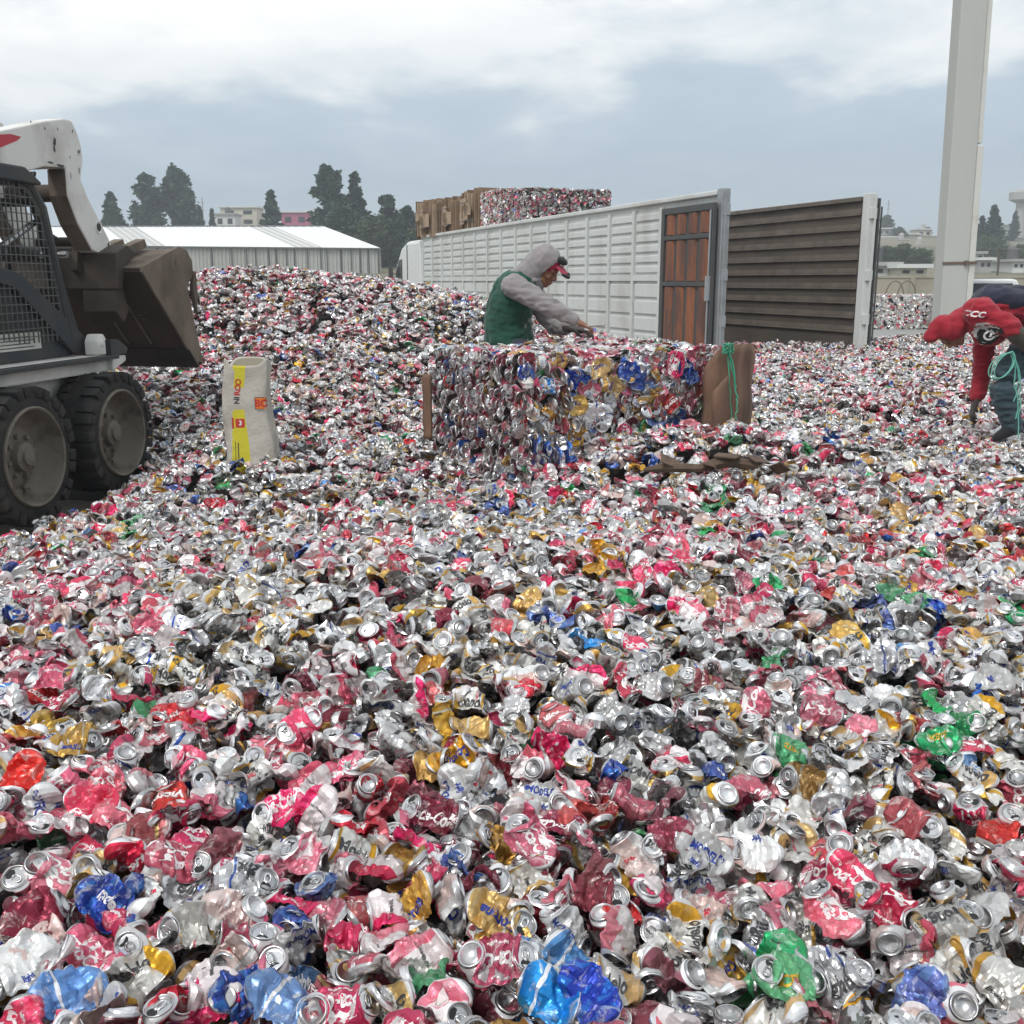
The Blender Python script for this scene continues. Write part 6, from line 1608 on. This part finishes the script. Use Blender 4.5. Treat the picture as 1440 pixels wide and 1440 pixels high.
# ---- stooping worker at the right edge, head down, facing left
w2 = empty('person', (3.72, 7.45, .12)); tag(w2, 'stooping worker in red hooded top and navy vest picking from the cans', 'person')
O2 = Vector(w2.location)
def q2(px, py, Y): return at(px, py, Y) - O2
hip = q2(1478, 452, 7.45); wai = q2(1445, 436, 7.45); che = q2(1395, 432, 7.42); nec = q2(1362, 448, 7.40); hd = q2(1336, 466, 7.40)
shN, shF = q2(1380, 440, 7.22), q2(1385, 452, 7.62)
elN, wrN = q2(1421, 462, 7.12), q2(1452, 492, 7.18)
elF, wrF = q2(1382, 512, 7.58), q2(1374, 556, 7.50)
knN, knF = q2(1414, 530, 7.30), q2(1470, 535, 7.62); anN, anF = q2(1424, 602, 7.30), q2(1478, 590, 7.66)
hN, hF = hip + Vector((0, -.11, -.04)), hip + Vector((0, .11, -.04))
HF2, HU2 = (q2(1338, 520, 7.40) - hd).normalized() + Vector((-.30, 0, 0)), Vector((-1, 0, -.15))
b = MB()
loft(b, [hip, wai, che, nec], [(.16, .12), (.15, .11), (.175, .115), (.065, .065)], (0, 0, 1)); loft(b, [che, nec, hd], [.08, .055, .06])
loft(b, [shF, shN], [.065, .065])
for s_, e_, w_ in ((shN, elN, wrN), (shF, elF, wrF)): loft(b, [s_, e_, w_], [.052, .036, .025])
for s_, e_, w_ in ((hN, knN, anN), (hF, knF, anF)): loft(b, [s_, e_, w_], [.095, .064, .045]); loft(b, [w_, w_ + Vector((-.08, 0, -.06))], [.040, .028])
HP, HM = head(b, hd, HF2, HU2, 1.0)
hand(b, wrF, (-.15, .0, -1), (-1, .2, 0), 1, .5, 1.05); hand(b, wrN, (.5, 0, -.8), (0, -1, .3), 1, .4, 1.05)
fuse(b, 'body', SKIN, w2, .0065, 2)
RED = cloth('hoodie_red', (.36, .014, .030), (.24, .008, .018)); NAVY = cloth('vest_navy', (.018, .022, .045), (.010, .012, .022)); TEAL = cloth('jeans_teal', (.05, .09, .108), (.035, .055, .065))
b = MB()
loft(b, [hip.lerp(wai, .3), wai, che, nec + Vector((.03, 0, .01))], [(.16, .115), (.165, .115), (.19, .122), (.09, .08)], (0, 0, 1))
loft(b, [shF, shN], [.10, .10])
loft(b, [shN + Vector((-.02, .03, .01)), shN.lerp(elN, .5) + Vector((0, 0, .005)), elN + Vector((0, 0, .005))], [.092, .078, .068]); loft(b, [shF, elF, wrF], [.082, .062, .048])
loft(b, [q2(1374, 456, 7.30), q2(1390, 470, 7.24), q2(1410, 466, 7.28)], [.07, .085, .055])
sw2 = fuse(b, 'sweater', RED, w2, .007, 2, .017, 11, 6, (.7, 1, 1.5))
b = MB(); ell(b, HP(0, -.012, .018), (.098, .100, .108), HM); loft(b, [HP(0, -.02, 0), nec + Vector((-.01, 0, .0)), nec.lerp(che, .5)], [.092, .088, .105]); loft(b, [HP(0, -.02, .07), HP(0, .05, .12)], [.075, .05])
hd2 = fuse(b, 'hood', RED, w2, .007, 2, .018, 9, 7)
bm = bmesh.new(); bm.from_mesh(hd2.data); fw = HM @ Vector((0, 1, 0)); upv = HM @ Vector((0, 0, 1))
bmesh.ops.delete(bm, geom=[v for v in bm.verts if (v.co - HP(0, .062, 0)).dot(fw) > 0 and (v.co - HP(0, 0, -.13)).dot(upv) > 0 and (v.co - HP(0, 0, .085)).dot(upv) < 0], context='VERTS')
ex = bmesh.ops.extrude_edge_only(bm, edges=[e for e in bm.edges if e.is_boundary])
for v in [g_ for g_ in ex['geom'] if isinstance(g_, bmesh.types.BMVert)]: v.co += (HP(0, .02, 0) - v.co) * .14 - fw * .012
bm.to_mesh(hd2.data); bm.free(); hd2.data.update()
b = MB()
loft(b, [hip.lerp(wai, -.25) + Vector((0, 0, .02)), wai + Vector((0, 0, .03)), che + Vector((.01, 0, .045)), nec.lerp(che, .45) + Vector((.0, 0, .035))], [(.175, .122), (.18, .118), (.195, .108), (.12, .080)], (0, 0, 1))
fuse(b, 'vest', NAVY, w2, .008, 2, .022, 7, 8)
b = MB()
for h_, k_, a_ in ((hN, knN, anN), (hF, knF, anF)): loft(b, [h_, k_, a_ + Vector((0, 0, .03))], [.125, .088, .066])
ell(b, hip + Vector((.02, 0, -.02)), (.16, .19, .14)); fuse(b, 'trousers', TEAL, w2, .008, 2, .024, 11, 9, (.7, 1, 1.7))
for a_ in (anN, anF):
    b = MB(); loft(b, [a_ + Vector((.04, 0, .02)), a_ + Vector((-.03, 0, -.02)), a_ + Vector((-.11, 0, -.07))], [(.052, .055), (.052, .045), (.040, .03)]); fuse(b, 'boot', BLK, w2, .009, 3)
b = MB(); hand(b, wrF + Vector((0, 0, .01)), (-.15, .0, -1), (-1, .2, 0), 1, .55, 1.25); loft(b, [wrF + Vector((0, 0, .015)), wrF + Vector((0, 0, -.02))], [.032, .036]); fuse(b, 'glove', GLV, w2, .0055, 1)
GLV2 = cloth('glove_olive', (.10, .085, .065)); b = MB(); loft(b, [elN.lerp(wrN, .10), elN.lerp(wrN, .6), wrN], [.066, .056, .042]); hand(b, wrN, (.5, 0, -.8), (0, -1, .3), 1, .4, 1.2); fuse(b, 'glove', GLV2, w2, .006, 2, .004, 14, 3)
for sx in (-1, 1): b = MB(); ell(b, HP(sx * .030, .081, .002), (.010, .007, .006), HM, 10); b.build('eye', EYEM, w2)
def discf(r, sx=1.0, n=28, k=7):
    V = [(0, 0)]; F = []
    for j in range(1, k + 1): V += [(r * j / k * math.cos(6.2832 * i / n) * sx, r * j / k * math.sin(6.2832 * i / n)) for i in range(n)]
    for i in range(n): F.append((0, 1 + i, 1 + (i + 1) % n))
    for j in range(k - 1):
        for i in range(n):
            a, b_ = 1 + j * n + i, 1 + j * n + (i + 1) % n; F += [(a, a + n, b_ + n), (a, b_ + n, b_)]
    return np.array(V), np.array(F)
# printed marks on the red top
HKM = frame(q2(1389, 443, 6.9), Vector((1, 0, -.12)).normalized(), Vector((.12, 0, 1)).normalized(), Vector((0, -1, 0)))
EMB = frame(q2(1387, 470, 6.9), Vector((1, 0, 0)), Vector((0, 0, 1)), Vector((0, -1, 0)))
project_text([('CCCC', .055, 0, 0, 0, .2, INK_W)], HKM, sw2, w2, 'sleeve_print', .002)
# black and white round patch hanging on the chest
pc = q2(1390, 471, 7.10); PM = frame(pc, Vector((.97, .1, -.2)).normalized(), Vector((.2, 0, .97)).normalized(), Vector((0, -1, 0)))
project_text([(discf(.078, 1.25), 1, -.012, 0, 0, 0, cloth('print_white', (.60, .58, .55)))], PM, sw2, w2, 'white_print', .002)
project_text([(discf(.066), 1, .035, 0, 0, 0, BLK)], PM, sw2, w2, 'black_print', .0034)
project_text([(ringf(.022, .034, .5, 5.9), 1, .035, 0, 0, 0, INK_W), (rect(.012, .026), 1, .040, .004, 0, 0, INK_W), (rect(.020, .011), 1, .064, -.005, 0, 0, INK_W), (ringf(.055, .061, 1.2, 2.6), 1, .035, 0, 0, 0, INK_W)], PM, sw2, w2, 'white_mark', .0048)
# rope hanging from the near hand
ROPE = worn('rope_mint', (.16, .50, .40), (.08, .28, .22), .7, 0, 40)
m_ = MB(); rc = random.Random(9); a0 = at(1424, 494, 7.06)
for k in range(3):
    c0 = at(1413 - k * 2, 514 + k, 7.06)
    m_.tube([a0.lerp(c0, 0) + Vector((0, 0, 0))] + [c0 + Vector(((-.05 - .008 * k) * math.sin(t) * 1.0 + .045 * math.cos(t), .01 * k, .085 * math.cos(t) + .02 * math.sin(t))) for t in np.linspace(.3, 6.0, 18)] + [a0], .0042, 6)
for k in range(3): m_.tube([a0] + [at(1428 + k * 3 + rc.uniform(-3, 3), 505 + j * (12 + k * 2), 7.08) for j in range(1, 6 + k)], .0042, 6)
tag(m_.build('rope', ROPE), 'looped mint green rope hanging in front of the stooping worker', 'rope')

# ================================================================== LABELS OF THE SINGLE CANS
KW = {'flat': 'flattened', 'fan': 'fanned out', 'fold': 'folded', 'stomp': 'squashed short', 'dent': 'dented'}
def vis_end(c):
    """which end plate looks at the camera"""
    M = c['M']; best = None
    for nm, key in (('lid', 'lid'), ('base', 'base')):
        pass
    return None
from collections import defaultdict
ORD = ['', 'second', 'third', 'fourth', 'fifth', 'sixth', 'seventh', 'eighth', 'ninth', 'tenth', 'eleventh', 'twelfth', 'thirteenth', 'fourteenth', 'fifteenth']
rows = [(0, 1030, 'far row'), (1030, 1110, 'upper row'), (1110, 1190, 'middle row'), (1190, 1270, 'low row'), (1270, 1350, 'front row'), (1350, 1700, 'bottom edge')]
cols = [(-400, 480, 'left third'), (480, 960, 'middle third'), (960, 2000, 'right third')]
grp = defaultdict(list)
for c in CANS:
    rw = [r for r in rows if r[0] <= c['py'] < r[1]][0]; cl = [q for q in cols if q[0] <= c['px'] < q[1]][0]
    grp[(LIV[c['liv']][1], KW[c['kind']], rw[2], cl[2])].append(c)
seen = set()
for (colr, kw, rw, cl), L in grp.items():
    L.sort(key=lambda c: c['px'])
    for i, c in enumerate(L):
        place = '%s, %s' % (rw, cl)
        if len(L) == 1: lab = '%s %s can, %s' % (kw, colr, place)
        elif i == 0: lab = 'leftmost %s %s can, %s' % (kw, colr, place)
        elif i == len(L) - 1: lab = 'rightmost %s %s can, %s' % (kw, colr, place)
        else: lab = '%s %s %s can from the left, %s' % (ORD[i], kw, colr, place)
        assert lab not in seen; seen.add(lab)
        tag(c['o'], lab, 'can', 'crushed cans at the front of the heap')

# ---- damp air over the yard: a closed box below the sky
m_ = MB(); m_.box(-430, 430, -65, 540, -3.0, 34.0); hz = m_.build('haze', None)
hz.data.materials.clear(); hm_ = bpy.data.materials.new('haze'); hm_.use_nodes = True; ht = hm_.node_tree; ht.nodes.clear()
pv = ht.nodes.new('ShaderNodeVolumePrincipled'); pv.inputs['Color'].default_value = (.90, .94, 1.0, 1); pv.inputs['Density'].default_value = 0.0015; pv.inputs['Anisotropy'].default_value = 0.1
hout = ht.nodes.new('ShaderNodeOutputMaterial'); ht.links.new(pv.outputs[0], hout.inputs['Volume']); hz.data.materials.append(hm_)
tag(hz, 'thin grey haze over the yard and the hillside', 'haze', kind='stuff')
